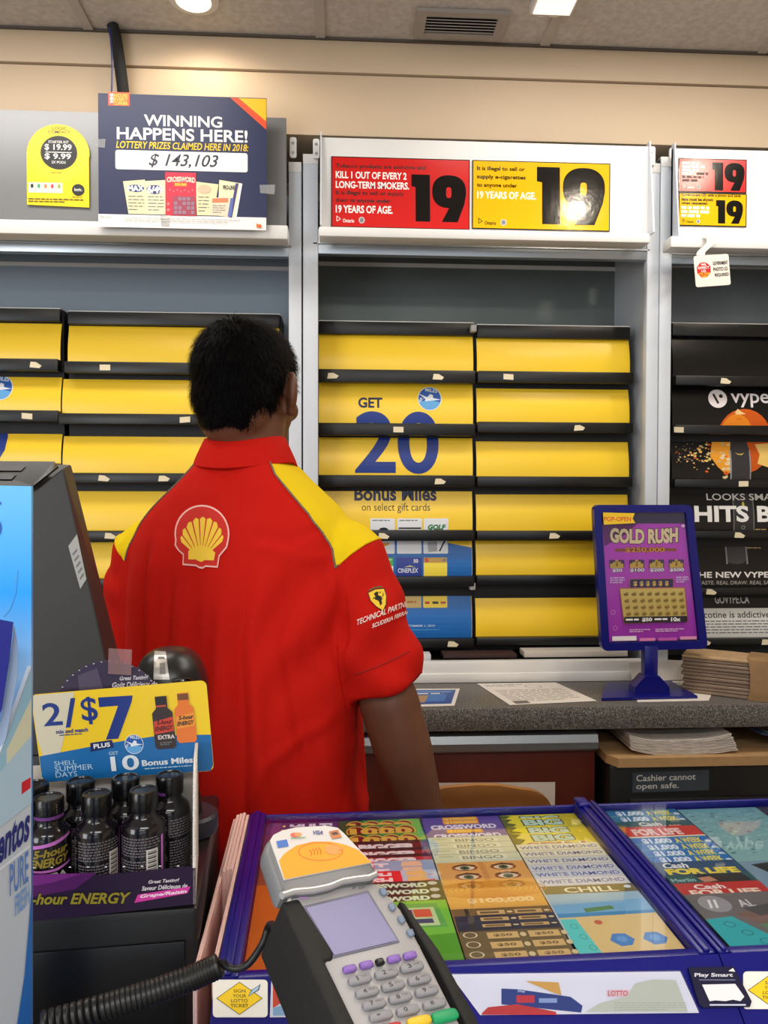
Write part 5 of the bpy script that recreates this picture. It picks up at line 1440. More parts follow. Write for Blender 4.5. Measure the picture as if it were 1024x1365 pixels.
# col 3
def t_big(p):
    p.poly([(.7, 0), (1, 0), (1, .3), (.9, .12), (.82, .3), (.78, .1)], ink((190, 176, 30))); p.poly([(0, 0), (.14, .02), (.05, .1), (.16, .14), (0, .3)], ink((80, 90, 30)))
    p.text('BIG', .24, .03, .78, .19, ink((40, 60, 50)), .10); p.text('BIG', .26, .04, .76, .18, ink((180, 214, 200)), .05)
for i, y in enumerate((1083, 1094, 1105)): ticket(3, y, ink((226, 214, 40)), t_big, 'yellow spiky big prize scratch ticket, '+ORD[i]+' of its kind')
def t_spin(p): t_big(p); p.text('SPIN', .12, .20, .88, .34, ink((236, 236, 226)), .08); p.text('SPIN', .13, .205, .87, .335, ink((190, 110, 60)), .03)
ticket(3, 1115, ink((230, 214, 90)), t_spin, 'yellow and white spin scratch ticket in front of the spiky yellow ones')
def t_dia(p): p.rect(0, 0, 1, .008, ink((170, 170, 190))); p.text('WHITE DIAMOND', .03, .04, .97, .105, ink((90, 100, 170)), .02); p.rect(.3, .0, .31, .2, ink((200, 200, 190)))
for i, (y, c) in enumerate(((1130, (224, 220, 190)), (1139, (222, 218, 190)), (1149, (216, 214, 196)), (1159, (206, 208, 206)), (1168, (204, 208, 214)), (1178, (206, 210, 216)))): ticket(3, y, ink(c), t_dia, 'white and blue diamond scratch ticket, '+ORD[i]+' of its kind')
def t_chill(p):
    p.rect(0, 0, 1, .13, ink((112, 100, 60))); p.text('CHILL', .22, .03, .80, .115, ink((232, 226, 196)), .02)
    p.rect(0, .13, 1, .3, ink((150, 186, 206))); p.poly([(0, .3), (1, .24), (1, .45), (0, .42)], ink((120, 176, 214))); p.poly([(.3, .36), (.6, .33), (.62, .38), (.3, .42)], ink((90, 140, 80)))
    p.rect(.0, .42, 1, .48, ink((60, 140, 190)))
    p.poly([(0, .48), (1, .46), (1, 1), (0, 1)], ink((226, 196, 130))); p.poly([(.0, .5), (.16, .5), (.22, 1), (.0, 1)], ink((90, 206, 200))); p.ell(.36, .56, .04, .03, ink((200, 90, 60)))
    for x in (.48, .8): p.poly([(x-.12, .8), (x-.06, .72), (x+.06, .72), (x+.12, .8), (x+.06, .87), (x-.05, .88)], ink((64, 130, 200))); p.ell(x, .79, .05, .04, ink((96, 160, 220)))
    for k in range(3): p.ring(.1+.03*k, .6+.14*k, .035, .035, .006, ink((40, 130, 130)))
    p.ell(.92, .05, .04, .025, ink((220, 230, 230)))
ticket(3, 1190, ink((200, 190, 150)), t_chill, 'beach scratch ticket with two blue parasols, front of its column beside the divider', 1290)
# col 0
def t_multi(p): p.text('MULTI', .32, .04, .92, .2, ink((236, 226, 240)), .05); p.rect(.08, .0, .2, .3, ink((120, 70, 130))); p.rect(.22, .06, .26, .14, ink((240, 210, 120)))
for i, (y, c) in enumerate(((1084, (70, 48, 110)), (1095, (80, 56, 116)), (1106, (92, 60, 96)), (1117, (96, 62, 80)))): ticket(0, y, ink(c), t_multi, 'purple multi game scratch ticket, '+ORD[i]+' of its kind')
for i, y in enumerate((1130, 1144, 1158)): ticket(0, y, ink((106+14*i, 66+6*i, 60-6*i)), lambda p: p.rect(.1, .03, .6, .1, ink((180, 130, 100))), 'brown scratch ticket half hidden behind the terminal head, '+ORD[i]+' of its kind')
def t_or(p): p.text('50', .2, .12, .6, .25, ink((240, 170, 90)), .03, .3); p.rect(.25, .66, .56, .98, ink((226, 160, 50))); p.text('WIN', .3, .7, .5, .76, ink((120, 70, 20)), .03); p.ring(.4, .88, .09, .05, .015, ink((90, 60, 20))); p.rect(.6, .7, 1, .95, ink((206, 196, 170))); p.rect(.7, .75, .9, .85, ink((110, 120, 80)))
ticket(0, 1172, ink((196, 100, 20)), t_or, 'orange scratch ticket at the front left corner of the display', 1292)
# col 4
CY_ = ink((40, 120, 180))
def t_wk(p): p.text('$1,000', .12, .03, .5, .15, ink((226, 236, 246)), .05); p.text('A WEEK', .54, .03, .9, .14, ink((226, 214, 70)), .04); p.ell(.95, .12, .04, .03, ink((210, 220, 230))); p.rect(0, 0, 1, .01, ink((90, 180, 150)))
ticket(4, 1080, ink((206, 110, 70)), lambda p: (p.rect(0, 0, .35, .5, ink((240, 190, 110))), p.text('LIFE', .45, .05, .85, .18, ink((240, 200, 190)), .04)), 'orange and red scratch ticket, backmost beside the divider in the right display')
for i, y in enumerate((1088, 1096)): ticket(4, y, ink((40, 110, 160)), t_wk, 'blue weekly prize scratch ticket near the back, '+('behind' if i == 0 else 'in front of')+' its twin')
ticket(4, 1104, ink((30, 84, 90)), lambda p: (p.text('Cash', .3, .03, .6, .12, ink((226, 226, 220)), .03), p.text('$1,000', .55, .1, .85, .2, ink((226, 150, 120)), .03)), 'dark teal cash scratch ticket behind the red one')
def t_fl(p): p.text('FOR LIFE', .1, .05, .75, .2, ink((240, 210, 200)), .05); p.rect(0, .22, 1, .25, ink((240, 220, 200)))
ticket(4, 1112, ink((206, 50, 40)), t_fl, 'red for life scratch ticket between the blue ones')
for i, y in enumerate((1127, 1136, 1145, 1154)): ticket(4, y, ink((36, 110, 186)), t_wk, 'bright blue weekly prize scratch ticket, '+ORD[i]+' of the four')
def t_cfl(p): p.text('Cash', .08, .02, .38, .12, ink((236, 236, 236)), .03, .2); p.text('FOR LIFE', .06, .13, .92, .24, ink((236, 214, 50)), .06); p.rect(0, .26, 1, .5, ink((40, 60, 64)))
ticket(4, 1163, ink((24, 70, 110)), t_cfl, 'dark blue cash for life scratch ticket with yellow lettering')
def t_car(p):
    p.poly([(.3, 0), (.9, 0), (.95, .14), (.5, .18)], ink((30, 26, 28))); p.poly([(.35, .06), (.5, .04), (.55, .12), (.38, .14)], ink((190, 130, 100))); p.text('Merlin', .02, .06, .3, .12, ink((150, 200, 190)), .02)
ticket(4, 1182, ink((30, 80, 84)), t_car, 'dark teal scratch ticket with a dark picture, behind the red cash ticket')
ticket(4, 1194, ink((190, 34, 30)), lambda p: (p.text('Cash', .2, .03, .55, .11, ink((240, 230, 226)), .03), p.text('FOR LIFE', .1, .12, .9, .22, ink((240, 220, 200)), .04)), 'red cash for life scratch ticket in front of the dark picture ticket')
def t_aw(p):
    p.ell(.25, .2, .17, .16, ink((150, 150, 154))); p.text('//', .16, .12, .3, .28, ink((230, 230, 230)), .03); p.text('AL', .5, .14, .68, .28, ink((206, 206, 206)), .02); p.poly([(.35, .4), (.8, .3), (1, .6), (.6, .7)], ink((120, 90, 80))); p.poly([(.5, .3), (1, .2), (1, .4), (.6, .45)], ink((70, 70, 72)))
    p.poly([(0, .48), (.3, .44), (.62, 1), (0, 1)], ink((30, 170, 176))); p.poly([(.5, .6), (1, .5), (1, 1), (.66, 1)], ink((90, 130, 90)))
    for k in range(3): p.ring(.2+.1*k, .58+.15*k, .06, .05, .012, ink((16, 110, 116)))
ticket(4, 1210, ink((104, 100, 100)), t_aw, 'grey and teal scratch ticket, front of its column right of the divider', 1290)
def t_teal(p):  # flecks paint the lettering reflected in the glass onto the ticket
    r = random.Random(5)
    for k in range(34): x = r.uniform(.04, .9); y = r.uniform(.03, .24); p.mesh([(x, y), (x+.05, y+.004), (x+.045, y+.02), (x-.004, y+.018)], [[0, 1, 2, 3]], ink((70, 110, 120)) if k % 2 else ink((150, 196, 204)), False)
    p.l += p.step
for i, y in enumerate((1082, 1092, 1102, 1113, 1125, 1138)): ticket(5, y, ink((106+5*i, 160+3*i, 174)), t_teal, 'pale teal scratch ticket with a painted reflection pattern, '+ORD[i]+' of its kind')
def t_mn(p): p.poly([(.1, .05), (.5, 0), (.62, .16), (.3, .3)], ink((28, 26, 30))); p.poly([(.55, .12), (1, .2), (1, .42), (.6, .3)], ink((214, 226, 240))); p.poly([(.7, .05), (1, .02), (1, .18), (.8, .16)], ink((200, 60, 40))); p.poly([(0, .4), (.5, .36), (1, .6), (1, 1), (.2, 1)], ink((96, 120, 96)))
ticket(5, 1165, ink((120, 150, 170)), t_mn, 'blue-grey picture scratch ticket in front of the teal ones at the right edge', 1290)
# strips of pale pink card standing along the left side
pinkc = stripes('pink_card_layers', (216, 168, 160), (240, 206, 196), 160, 'X')
for i in range(5):
    w_ = .0038; u1 = uL0-.0008-i*w_*1.05
    short = i < 3
    v0 = (L(300, 1164).y if i in (1, 2, 3) else L(300, 1290).y)
    mb = MB(); mb.box(u1-w_, u1, v0, vB-.002, ZF+.001, ZG+.006-.0012*i-(.004 if i not in (1, 2, 3) else 0), pinkc, .0006, MD, 1)
    mb.build('pink_card_strip', label='pale pink cardboard strip standing along the left side of the middle display', cat='card', group='pink card strips beside the display')

# ---------------------------------------------------------------- black pedestal with bottles, sign, scanner
ZP = 1.066
blackbox = mat('black_satin_plastic', (15, 15, 16), .38, bump=.04, bscale=120)
C0 = PZ(265, 1209, ZP)
MPd = Matrix.Translation((C0.x, C0.y, ZF+.001)) @ Matrix.Rotation(math.radians(5), 4, 'Z')
o = thing('pedestal', C0, 'black plastic pedestal under the tray of small bottles', 'stand', M=MPd)
mb = MB(); mb.box(-.42, 0, 0, .27, 0, ZP-ZF-.001, blackbox, .006, MPd); mb.build('body', o)
mb = MB(); mb.box(-.40, -.012, -.003, .001, .004, ZP-ZF-.03, mat('black_gloss_panel', (10, 10, 11), .25), .001, MPd); mb.build('front_plate', o)
# tray
TR = P(261, 1204, .703); 
MT = Matrix.Translation((TR.x, TR.y, ZP+.001)) @ Matrix.Rotation(math.radians(9), 4, 'Z'); MTi = MT.inverted()
o = thing('bottle_tray', TR, 'dark purple cardboard tray of small energy drink bottles with a round header card', 'display tray', M=MT)
def lt(px, py): # photo px on the tray front plane -> local x,z
    n = MT.to_3x3() @ Vector((0, -1, 0)); q = MTi @ rayplane(MT.translation, n)(px, py, 0); return q.x, q.z
hT = lt(259, 1155)[1]
dkp = ink((38, 20, 52), .35); cardw = mat('white_tray_card', (206, 200, 194), .7)
def ftf(px, py, w_): return rayplane(MT.translation, MT.to_3x3() @ Vector((0, -1, 0)))(px, py, w_)
mb = MB(); mb.box(-.225, .0, 0, .0016, 0, hT, dkp, 0, MT)
p = Pr(mb, ftf, .0004, .00015)
p.poly([(20, 1166), (130, 1163), (100, 1185), (20, 1200)], ink((84, 26, 96), .35)); p.poly([(40, 1166), (110, 1164), (70, 1176), (38, 1182)], ink((120, 40, 130), .35))
p.text('5-hour ENERGY', 30, 1190, 176, 1207, BLACK, .06, .3, skew=-2); p.text('5-hour ENERGY', 31, 1191, 175, 1206, ink((150, 136, 40)), .03, .3, skew=-2)
p.text('Great Tasting!', 198, 1173, 239, 1179, ink((226, 220, 226)), .02, .25, skew=-3); p.text('Saveur Délicieuse de', 189, 1181, 250, 1187, ink((226, 220, 226)), .02, .25, skew=-4)
p.poly([(184, 1192), (254, 1181), (250, 1190), (190, 1201), (179, 1203)], ink((214, 60, 160))); p.text('Grape/Raisin', 187, 1192, 249, 1198, ink((246, 226, 240)), .03, .25, skew=-7)
for k in range(9): p.rect(44+24*k, 1155.2-.3*k, 47+24*k, 1156.6-.3*k, WHITE)
mb.build('front_panel', o)
dT = .098
mb = MB(); prof = [(0, 0), (0, hT-.001), (.004, hT+.010), (.004, hT+.03), (.012, hT+.055), (.022, hT+.075), (.04, hT+.085), (dT, hT+.085), (dT, 0)]
mb.prism(prof, lambda u, v, w_: MT @ Vector((w_, u, v)), -.0022, 0, cardw)
mb.tube([MT @ Vector((-.0011, u-.0003, v)) for u, v in prof[1:8]], .0018, mat('corrugated_edge', (226, 220, 212), .8, bump=1, bscale=500), 6); mb.build('side_panel', o)
mb = MB(); mb.box(-.225, -.0025, .002, dT, 0, .0015, cardw, 0, MT); mb.build('bottom', o)
mb = MB(); mb.box(-.225, -.0025, dT-.0015, dT, .0016, hT+.07, cardw, 0, MT); mb.build('back_panel', o)
cxh = lt(150, 950)[0]*1.12
nB = MT.to_3x3() @ Vector((0, -1, 0)); fback = rayplane(MT @ Vector((0, dT+.002, 0)), nB)
pts = [(146+76*math.cos(a), 958+78*math.sin(a)) for a in [pi+i*pi/28 for i in range(29)]]+[(222, 1060), (70, 1060)]
mb = MB(); mb.prism(pts, fback, 0, .0014, ink((58, 50, 74), .3)); p = Pr(mb, lambda x, y, w_: fback(x, y, w_+.0014), .0003, .0001)
p.poly([(104, 900), (130, 890), (150, 960), (110, 960)], ink((84, 76, 96), .3))
for a in range(-8, 9):
    t = -pi/2+a*.14; p.rect(146+75*math.cos(t)-1, 958+77*math.sin(t)-.5, 146+75*math.cos(t)+1, 958+77*math.sin(t)+.8, ink((200, 196, 206)))
p.text('Great Tasting!', 160, 901, 198, 908, ink((220, 216, 224)), .02, .25, skew=-2); p.text('Goût Délicieux de', 150, 909, 210, 916, ink((220, 216, 224)), .02, .25, skew=-2)
mb.build('header_card', o)
ftp = rayplane(MT @ Vector((0, dT-.004, 0)), nB)
mb = MB(); mb.prism([(145, 864), (176, 866), (175, 900), (144, 898)], ftp, 0, .0006, glassy('clear_tape_tab', (240, 214, 214), opac=.2, oc=(220, 190, 190), rough=.12)); mb.build('clear_tab', o)
# bottles
bk = mat('black_bottle_gloss', (20, 17, 22), .16, coat=.4)
capm = mat('black_cap_gloss', (14, 14, 15), .22)
lav = ink((206, 120, 206), .25); grayt = ink((112, 106, 110), .3); olive = ink((150, 130, 46), .3)
BH = .099
def make_bottle():
    o = thing('energy_shot_bottle', (0, 0, 0), 'x', 'bottle', 'small black energy drink bottles in the tray', M=Matrix())
    mb = MB(); mb.lathe([(.001, 0), (.0175, 0), (.0192, .002), (.0195, .006), (.0195, .064), (.0188, .068), (.0165, .0715), (.0125, .0745), (.0115, .077), (.0115, .080), (.001, .080)], bk, None, 32); bo = mb.build('body', o, world=False)
    mb = MB()
    def fn(x, y, w_): a = -pi/2+x; r = .0195+w_; return Vector((r*math.cos(a), r*math.sin(a), y))
    xs = [i*.2-3.2 for i in range(33)]
    class PP(Pr): pass
    p = Pr(mb, fn, .0002, .00008, xs=xs)
    def T(t, x0, y0, x1, y1, m, b=.02, sh=0, skew=0): # y up here: y0 bottom, y1 top
        V, Fc = text_mesh(t, b, sh); p.mesh([(x0+(x1-x0)*u, y0+(y1-y0)*v+skew*u) for u, v in V], Fc, m)
    # face side
    FY = lambda y: .0335+y*.56
    p.poly([(-1.0, FY(.044)), (.2, FY(.050)), (1.0, FY(.058)), (1.0, FY(.063)), (.2, FY(.056)), (-1.0, FY(.049))], lav)
    T('5-hour', -.75, FY(.030), .85, FY(.043), olive, .04, .2, .003); T('ENERGY', -.9, FY(.014), .9, FY(.028), olive, .04, .2, .003)
    p.poly([(-1.0, FY(.008)), (.3, FY(.008)), (1.0, FY(.014)), (1.0, FY(.017)), (.2, FY(.012)), (-1.0, FY(.011))], lav); T('EXTRA', -.85, FY(-.003), .75, FY(.006), ink((226, 214, 206)), .04)
    # small print side
    r = random.Random(2); V = []; Fc = []
    for i in range(22):
        y = .005+.0026*i
        if i == 14: continue
        x = 1.5
        while x < 3.5:
            wd = r.uniform(.06, .2); k = len(V); V += [(x, y), (x+wd, y), (x+wd, y+.0013), (x, y+.0013)]; Fc.append([k, k+1, k+2, k+3]); x += wd+.04
    p.xs = (); p.mesh(V, Fc, grayt); V = []; Fc = []
    for i in range(26):
        y = .003+.0024*i; k = len(V); wd = r.uniform(.15, .4); V += [(1.15, y), (1.15+wd*.6, y), (1.15+wd*.6, y+.0011), (1.15, y+.0011)]; Fc.append([k, k+1, k+2, k+3])
    p.mesh(V, Fc, grayt)
    p.xs = [i*.1-3.2 for i in range(75)]; p.l += .0001
    p.poly([(2.95, .026), (3.5, .026), (3.5, .050), (2.95, .050)], ink((210, 206, 200), .4))
    for i in range(11): p.mesh([(3.02+.0, .0275+.002*i), (3.43, .0275+.002*i), (3.43, .0275+.002*i+(.0006, .0013)[i % 2]), (3.02, .0275+.002*i+(.0006, .0013)[i % 2])], [[0, 1, 2, 3]], BLACK, False)
    p.l += p.step
    p.poly([(3.7, .004), (3.85, .004), (3.85, .06), (3.7, .06)], lav); p.poly([(-1.35, .046), (-1.1, .046), (-1.1, .05), (-1.35, .05)], lav)
    mb.build('label', bo, world=False)
    mb = MB(); mb.lathe([(.001, .0805), (.0128, .0805), (.0132, .082), (.0132, .0965), (.0122, .0988), (.0105, .099), (.0098, .0978), (.001, .0978)], capm, None, 30)
    def fc(x, y, w_): a = -pi/2+x; rr_ = .0132+w_; return Vector((rr_*math.cos(a), rr_*math.sin(a), y))
    q = Pr(mb, fc, .0002, .0001)
    q.xs = [i*.3-3.3 for i in range(23)]; q.poly([(-1.2, .0815), (1.2, .0815), (1.2, .0845), (-1.2, .0845)], ink((110, 60, 130), .3)); q.xs = ()
    for i in range(4): q.poly([(-.5, .087+.0022*i), (.5, .087+.0022*i), (.5, .0878+.0022*i), (-.5, .0878+.0022*i)], ink((120, 118, 120), .3))
    mb.build('cap', o, world=False)
    return o
proto = make_bottle(); first = True
for row, (x0, y, n, angs) in enumerate(((-.0475, .024, 4, (-2.75, -2.25, .25, 1.0)), (-.0262, .060, 5, (-1.45, 2.5, 2.8, 2.2, 2.2)))):
    for k in range(n):
        M = MT @ Matrix.Translation((x0-.0412*k, y, .0016)) @ Matrix.Rotation(angs[k], 4, 'Z')
        if row == 0: lab = ('black bottle with a barcode, right end of the front row in the tray', 'black bottle with small grey print, second from right in the front row', 'black bottle with purple and olive lettering, leftmost in view in the front row', 'black bottle hidden behind the blue box at the left end of the front row')[k]
        else: lab = ('black bottle with a purple band, right end of the rear row', 'black bottle in the rear row, second from right', 'black bottle in the rear row, third from right', 'black bottle in the rear row, fourth from right', 'black bottle at the hidden left end of the rear row')[k]
        if first:
            proto.location = M.translation; proto.rotation_euler = M.to_euler(); proto['label'] = lab; first = False
        else: copy_thing(proto, M, lab)
# price sign behind the rear row
NC = (MT.to_3x3() @ Vector((.02, -1, .10))).normalized()
fcard = rayplane(MT @ Vector((0, .0865, .11)), NC)
def cq(x, y):   # design px (upright) -> photo px on the slanted card: corners TL(41,927) TR(275,908) BR(285,1028) BL(57,1046)
    return x, y
mb = MB()
def bil(u, v):
    tl, tr_, br, bl_ = (41, 926), (275, 906.5), (285.5, 1027), (57, 1043)
    a = (tl[0]+(tr_[0]-tl[0])*u, tl[1]+(tr_[1]-tl[1])*u); b = (bl_[0]+(br[0]-bl_[0])*u, bl_[1]+(br[1]-bl_[1])*u)
    return a[0]+(b[0]-a[0])*v, a[1]+(b[1]-a[1])*v
def fbil(x, y, w_):   # x 0..240, y 0..120
    px, py = bil(x/240, y/120); return fcard(px, py, w_)
mb.prism(rrect(0, 0, 240, 120, 8), fbil, 0, .0012, ink((244, 206, 26), .3))
p = Pr(mb, lambda x, y, w_: fbil(x, y, w_+.0012), .0003, .00012)
p.poly([(1, 6), (5, 1), (60, 1), (30, 82), (6, 85), (1, 60)], ink((214, 206, 180), .3))
p.poly([(.5, 84), (100, 73), (170, 68), (239.5, 72), (239.5, 112), (235, 119.5), (5, 119.5), (.5, 112)], ink((16, 104, 170), .3))
D = ink((22, 50, 130), .3)
p.text('2', 13, 13, 39, 44, D, .015, res=8); p.text('/', 42, 9, 60, 48, D, .02); p.text('$', 66, 9, 88, 46, D, .012, res=8); p.poly([(91, 11), (138, 12), (136, 20), (112, 68), (95, 68), (117, 24), (91, 24)], D)
p.text('mix and match', 28, 50, 72, 55.5, D, .03); p.micro(32, 57, 68, 60, 1, D)
p.poly([(73, 71), (103, 69), (105, 79), (72, 83)], ink((20, 36, 96), .3)); p.text('PLUS', 77, 73, 100, 79, WHITE, .03, skew=-1.2)
airmiles(p, 133, 77, 13)
lb = ink((180, 214, 236), .35)
p.text('SHELL', 20, 92, 51, 98, lb, .0); p.text('SUMMER', 20, 99, 73, 106, lb, .0); p.text('DAYS', 20, 107, 50, 114, lb, .0)
p.text('GET', 97, 84.5, 110, 89, lb, .01); p.text('10', 98, 91, 137, 111, ink((226, 234, 240), .35), .02, res=8); p.text('Bonus Miles', 141, 99, 212, 107, ink((226, 234, 240), .35), .03); p.micro(144, 110, 220, 113, 1, lb)
# two bottles in the picture
def pic(x, y, s_, body, cap, lab, t2):
    p.poly([(x+6*s_, y), (x+22*s_, y), (x+22*s_, y+16*s_), (x+28*s_, y+22*s_), (x+29*s_, y+66*s_), (x+26*s_, y+70*s_), (x+3*s_, y+70*s_), (x, y+66*s_), (x, y+22*s_), (x+6*s_, y+16*s_)], body); p.rect(x+6*s_, y+1, x+22*s_, y+10*s_, cap)
    p.poly([(x+1, y+33*s_), (x+28*s_, y+28*s_), (x+28*s_, y+47*s_), (x+1, y+50*s_)], lab); p.text('5-hour', x+5*s_, y+32*s_, x+27*s_, y+38*s_, BLACK if t2 else ink((70, 16, 10)), .04, .2, -1); p.text('ENERGY', x+2*s_, y+40*s_, x+27*s_, y+46*s_, BLACK if t2 else ink((70, 16, 10)), .04, .2, -1)
pic(193, 14, .94, ink((232, 120, 40), .3), ink((120, 70, 30), .3), ink((240, 150, 50), .3), True); pic(162, 16, 1.0, ink((52, 36, 34), .3), ink((30, 24, 26), .3), ink((206, 62, 40), .3), False)
p.rect(182-14, 28, 182, 30, ink((206, 80, 50))); p.text('EXTRA', 167, 67.5, 190, 73, ink((226, 214, 206)), .03); p.micro(169, 77, 186, 82, 2, GREY)
mb.build('price_sign', label='yellow and blue two-for-seven-dollars price sign above the small bottles', cat='sign')
# scanner on its stand
SC_ = Vector((PX(226, .86, 890), .86, 0)); zsb = ZZ(864, .86, 226)
o = thing('barcode_scanner', (SC_.x, .86, ZP+.001), 'black domed barcode scanner on a stand behind the price sign', 'scanner')
xb2 = PX(253, .86, 1080)
mb = MB(); mb.lathe([(.001, 0), (.030, 0), (.031, .003), (.031, .018), (.028, .021), (.001, .021)], mat('blue_black_foot', (34, 40, 52), .4), Matrix.Translation((xb2, .86, ZP+.001)), 36); mb.build('foot', o)
mb = MB(); mb.tube([(xb2, .86, ZP+.022), (xb2-.004, .862, ZP+.06), (SC_.x+.004, .864, zsb-.075), (SC_.x, .864, zsb-.05)], [.014, .012, .015, .02], blackbox, 18); mb.build('neck', o)
b = bmesh.new(); R = []
for i in range(15):
    t = i/14; R.append([])
b.free()
mb = MB()
rows = []
for i in range(17):
    ph = -pi/2+pi*i/16 if False else i/16*pi
    # superellipsoid dome, squarer at the lower rim
    z = math.cos(ph); rr_ = math.sin(ph)**.62
    row = []
    for j in range(36):
        a = 2*pi*j/36; cx_ = math.copysign(abs(math.cos(a))**.85, math.cos(a)); sy = math.copysign(abs(math.sin(a))**.85, math.sin(a))
        row.append(Vector((SC_.x+.0385*rr_*cx_+.003*(1-z), .86+.05*rr_*sy, zsb-.045+.045*z)))
    rows.append(row)
mb.rings(rows, mat('glossy_scanner_shell', (26, 26, 27), .34)); hd_ = mb.build('head', o)
mb = MB(); mb.box(SC_.x+.010, SC_.x+.036, .803, .818, zsb-.078, zsb-.022, mat('black_glass', (4, 4, 5), .1), .006); mb.build('scan_window', hd_)
BVs = BVHTree.FromPolygons([v for r_ in rows for v in r_], [[i*36+j, i*36+(j+1) % 36, (i+1)*36+(j+1) % 36, (i+1)*36+j] for i in range(16) for j in range(36)])
def fsc(px, py, w_):
    h, n_, i_, t_ = BVs.ray_cast(CAM, ray(px, py).normalized())
    if h is None: h = P(px, py, .81); n_ = Vector((0, -1, 0))
    if n_.y > 0: n_ = -n_
    return h+n_*w_
mb = MB(); p = Pr(mb, fsc, .0006, .0002, ys=[870+4*i for i in range(12)], xs=[200+4*i for i in range(10)])
p.poly([(206, 868), (221, 869), (226, 906), (205, 906)], mat('silver_sticker', (176, 172, 168), .3, .4)); p.poly([(211, 876), (219, 876), (220, 879), (211, 879)], ink((90, 86, 84))); p.poly([(213, 884), (220, 884), (221, 899), (213, 899)], ink((120, 116, 112)))
mb.build('sticker', hd_)

# ---------------------------------------------------------------- till screen housing seen from behind
YPOS = .97
A_ = lambda x, y, Y=YPOS: P(x, y, Y)
pts_f = [(-60, 655), (48, 655), (84, 624), (147, 905), (160, 1010), (-60, 1010)]
o = thing('till_screen', (P(50, 900, YPOS).x, YPOS+.03, ZF+.001), 'tall dark grey till screen housing seen from behind, left of the person', 'till screen')
dg = mat('dark_grey_plastic', (48, 46, 44), .45, bump=.04, bscale=150)
Vf = [A_(x, y) for x, y in pts_f]; back = [Vector((q.x*1.0, q.y+.055, q.z)) for q in Vf]
tb1, tb2 = A_(-60, 617, YPOS+.05), A_(78, 617, YPOS+.05)
back[0] = tb1; back[1] = A_(60, 617.5, YPOS+.05); back[2] = tb2+Vector((.012, .012, -.002))
mb = MB(); n = len(Vf)
b = bmesh.new(); vs = [b.verts.new(q) for q in Vf+back]
for f in [list(range(n))]+[[n+i for i in range(n)][::-1]]+[[i, n+i, n+(i+1) % n, (i+1) % n] for i in range(n)]: b.faces.new([vs[k] for k in f])
bmesh.ops.recalc_face_normals(b, faces=b.faces[:]); bmesh.ops.bevel(b, geom=b.edges[:], offset=.002, segments=2, profile=.5, affect='EDGES')
mb.bm(b, dg, None, False); hs = mb.build('housing', o)
mb = MB(); q = [A_(-58, 651, YPOS-.001), A_(46, 652, YPOS-.001), A_(79, 626, YPOS+.001), A_(74, 619.5, YPOS+.04), A_(-58, 618.5, YPOS+.042)]
q = [v+Vector((0, -.004, .004)) for v in q]
mb.add(q+[v+Vector((0, .002, -.002)) for v in q], [[0, 1, 2, 3, 4], [9, 8, 7, 6, 5]]+[[i, (i+1) % 5, 5+(i+1) % 5, 5+i][::-1] for i in range(5)], mat('black_gloss_panel', (10, 10, 11), .25))
pp = [q[4].lerp(q[0], .35), q[3].lerp(q[1], .40)]
for k, (a, c) in enumerate(((.5, .95), (.55, .9))):
    y0 = .2+.35*k; A1 = q[4].lerp(q[0], y0); B1 = q[3].lerp(q[1], y0); A2 = q[4].lerp(q[0], y0+.22); B2 = q[3].lerp(q[1], y0+.22); up = Vector((0, -.0006, .0006))
    mb.add([A1.lerp(B1, .3)+up, A1.lerp(B1, c-.2)+up, A2.lerp(B2, c-.22)+up, A2.lerp(B2, .3)+up], [[0, 1, 2, 3]], ink((60, 60, 62), .5))
mb.build('top_panel', hs)
mb = MB(); q = [A_(x, y) for x, y in ((48, 655), (84, 624), (147, 905), (100, 905))]
fps = rayplane(Vector((0, YPOS, 0)), Vector((0, -1, 0)))
mb.prism([(91.5, 728), (103, 712), (115.5, 772), (107.5, 785)], fps, .0004, .0012, ink((170, 168, 164), .5)); p = Pr(mb, lambda x, y, w_: fps(x, y, w_+.0012), .0002, .0001)
for k in range(5): p.poly([(97+2.4*k, 738+8*k), (103+2.2*k, 731+8*k), (103.8+2.2*k, 734+8*k), (97.8+2.4*k, 741+8*k)], ink((110, 110, 112)))
mb.build('rating_label', hs)
mb = MB(); zb_ = P(50, 1010, YPOS).z; xc_ = P(60, 900, YPOS).x
mb.box(xc_-.07, xc_+.05, YPOS-.005, YPOS+.075, ZF+.001, zb_+.004, blackbox, .004); mb.build('foot', o)

# ---------------------------------------------------------------- mint display at the left edge
ang = math.radians(21); dirv = Vector((math.sin(ang), math.cos(ang), 0))
PC = P(41.5, 1000, .52); NM = Vector((math.cos(ang), -math.sin(ang), 0))
fside = rayplane(PC, NM); fbk = rayplane(PC+Vector((0, .004, 0)), Vector((0, -1, 0)))
o = thing('mint_display', (PC.x-.05, PC.y-.02, ZF+.001), 'pale blue cardboard mint display at the left edge of the counter', 'display box')
def yz(z, px=41): return 661-(z-CAMZ)/.52*F*-1
ybot = 661+(CAMZ-ZF-.001)*F/.52
zb0_ = ZF+.001
mb = MB()
def clampz(f):
    def g(x, y, w_):
        v = f(x, y, w_)
        return v
    return g
ps = [(41.5, 888), (0, 1003), (-22, 1064), (-22, 1700), (41.5, 1665)]
Vs = [fside(x, y, 0) for x, y in ps]; Vs[3].z = zb0_; Vs[4].z = zb0_
mb.add(Vs+[v-NM*.003 for v in Vs], [[0, 1, 2, 3, 4], [9, 8, 7, 6, 5]]+[[i, 5+i, 5+(i+1) % 5, (i+1) % 5] for i in range(5)], mat('pale_blue_card', (196, 206, 218), .35))
p = Pr(mb, fside, .0004, .0001)
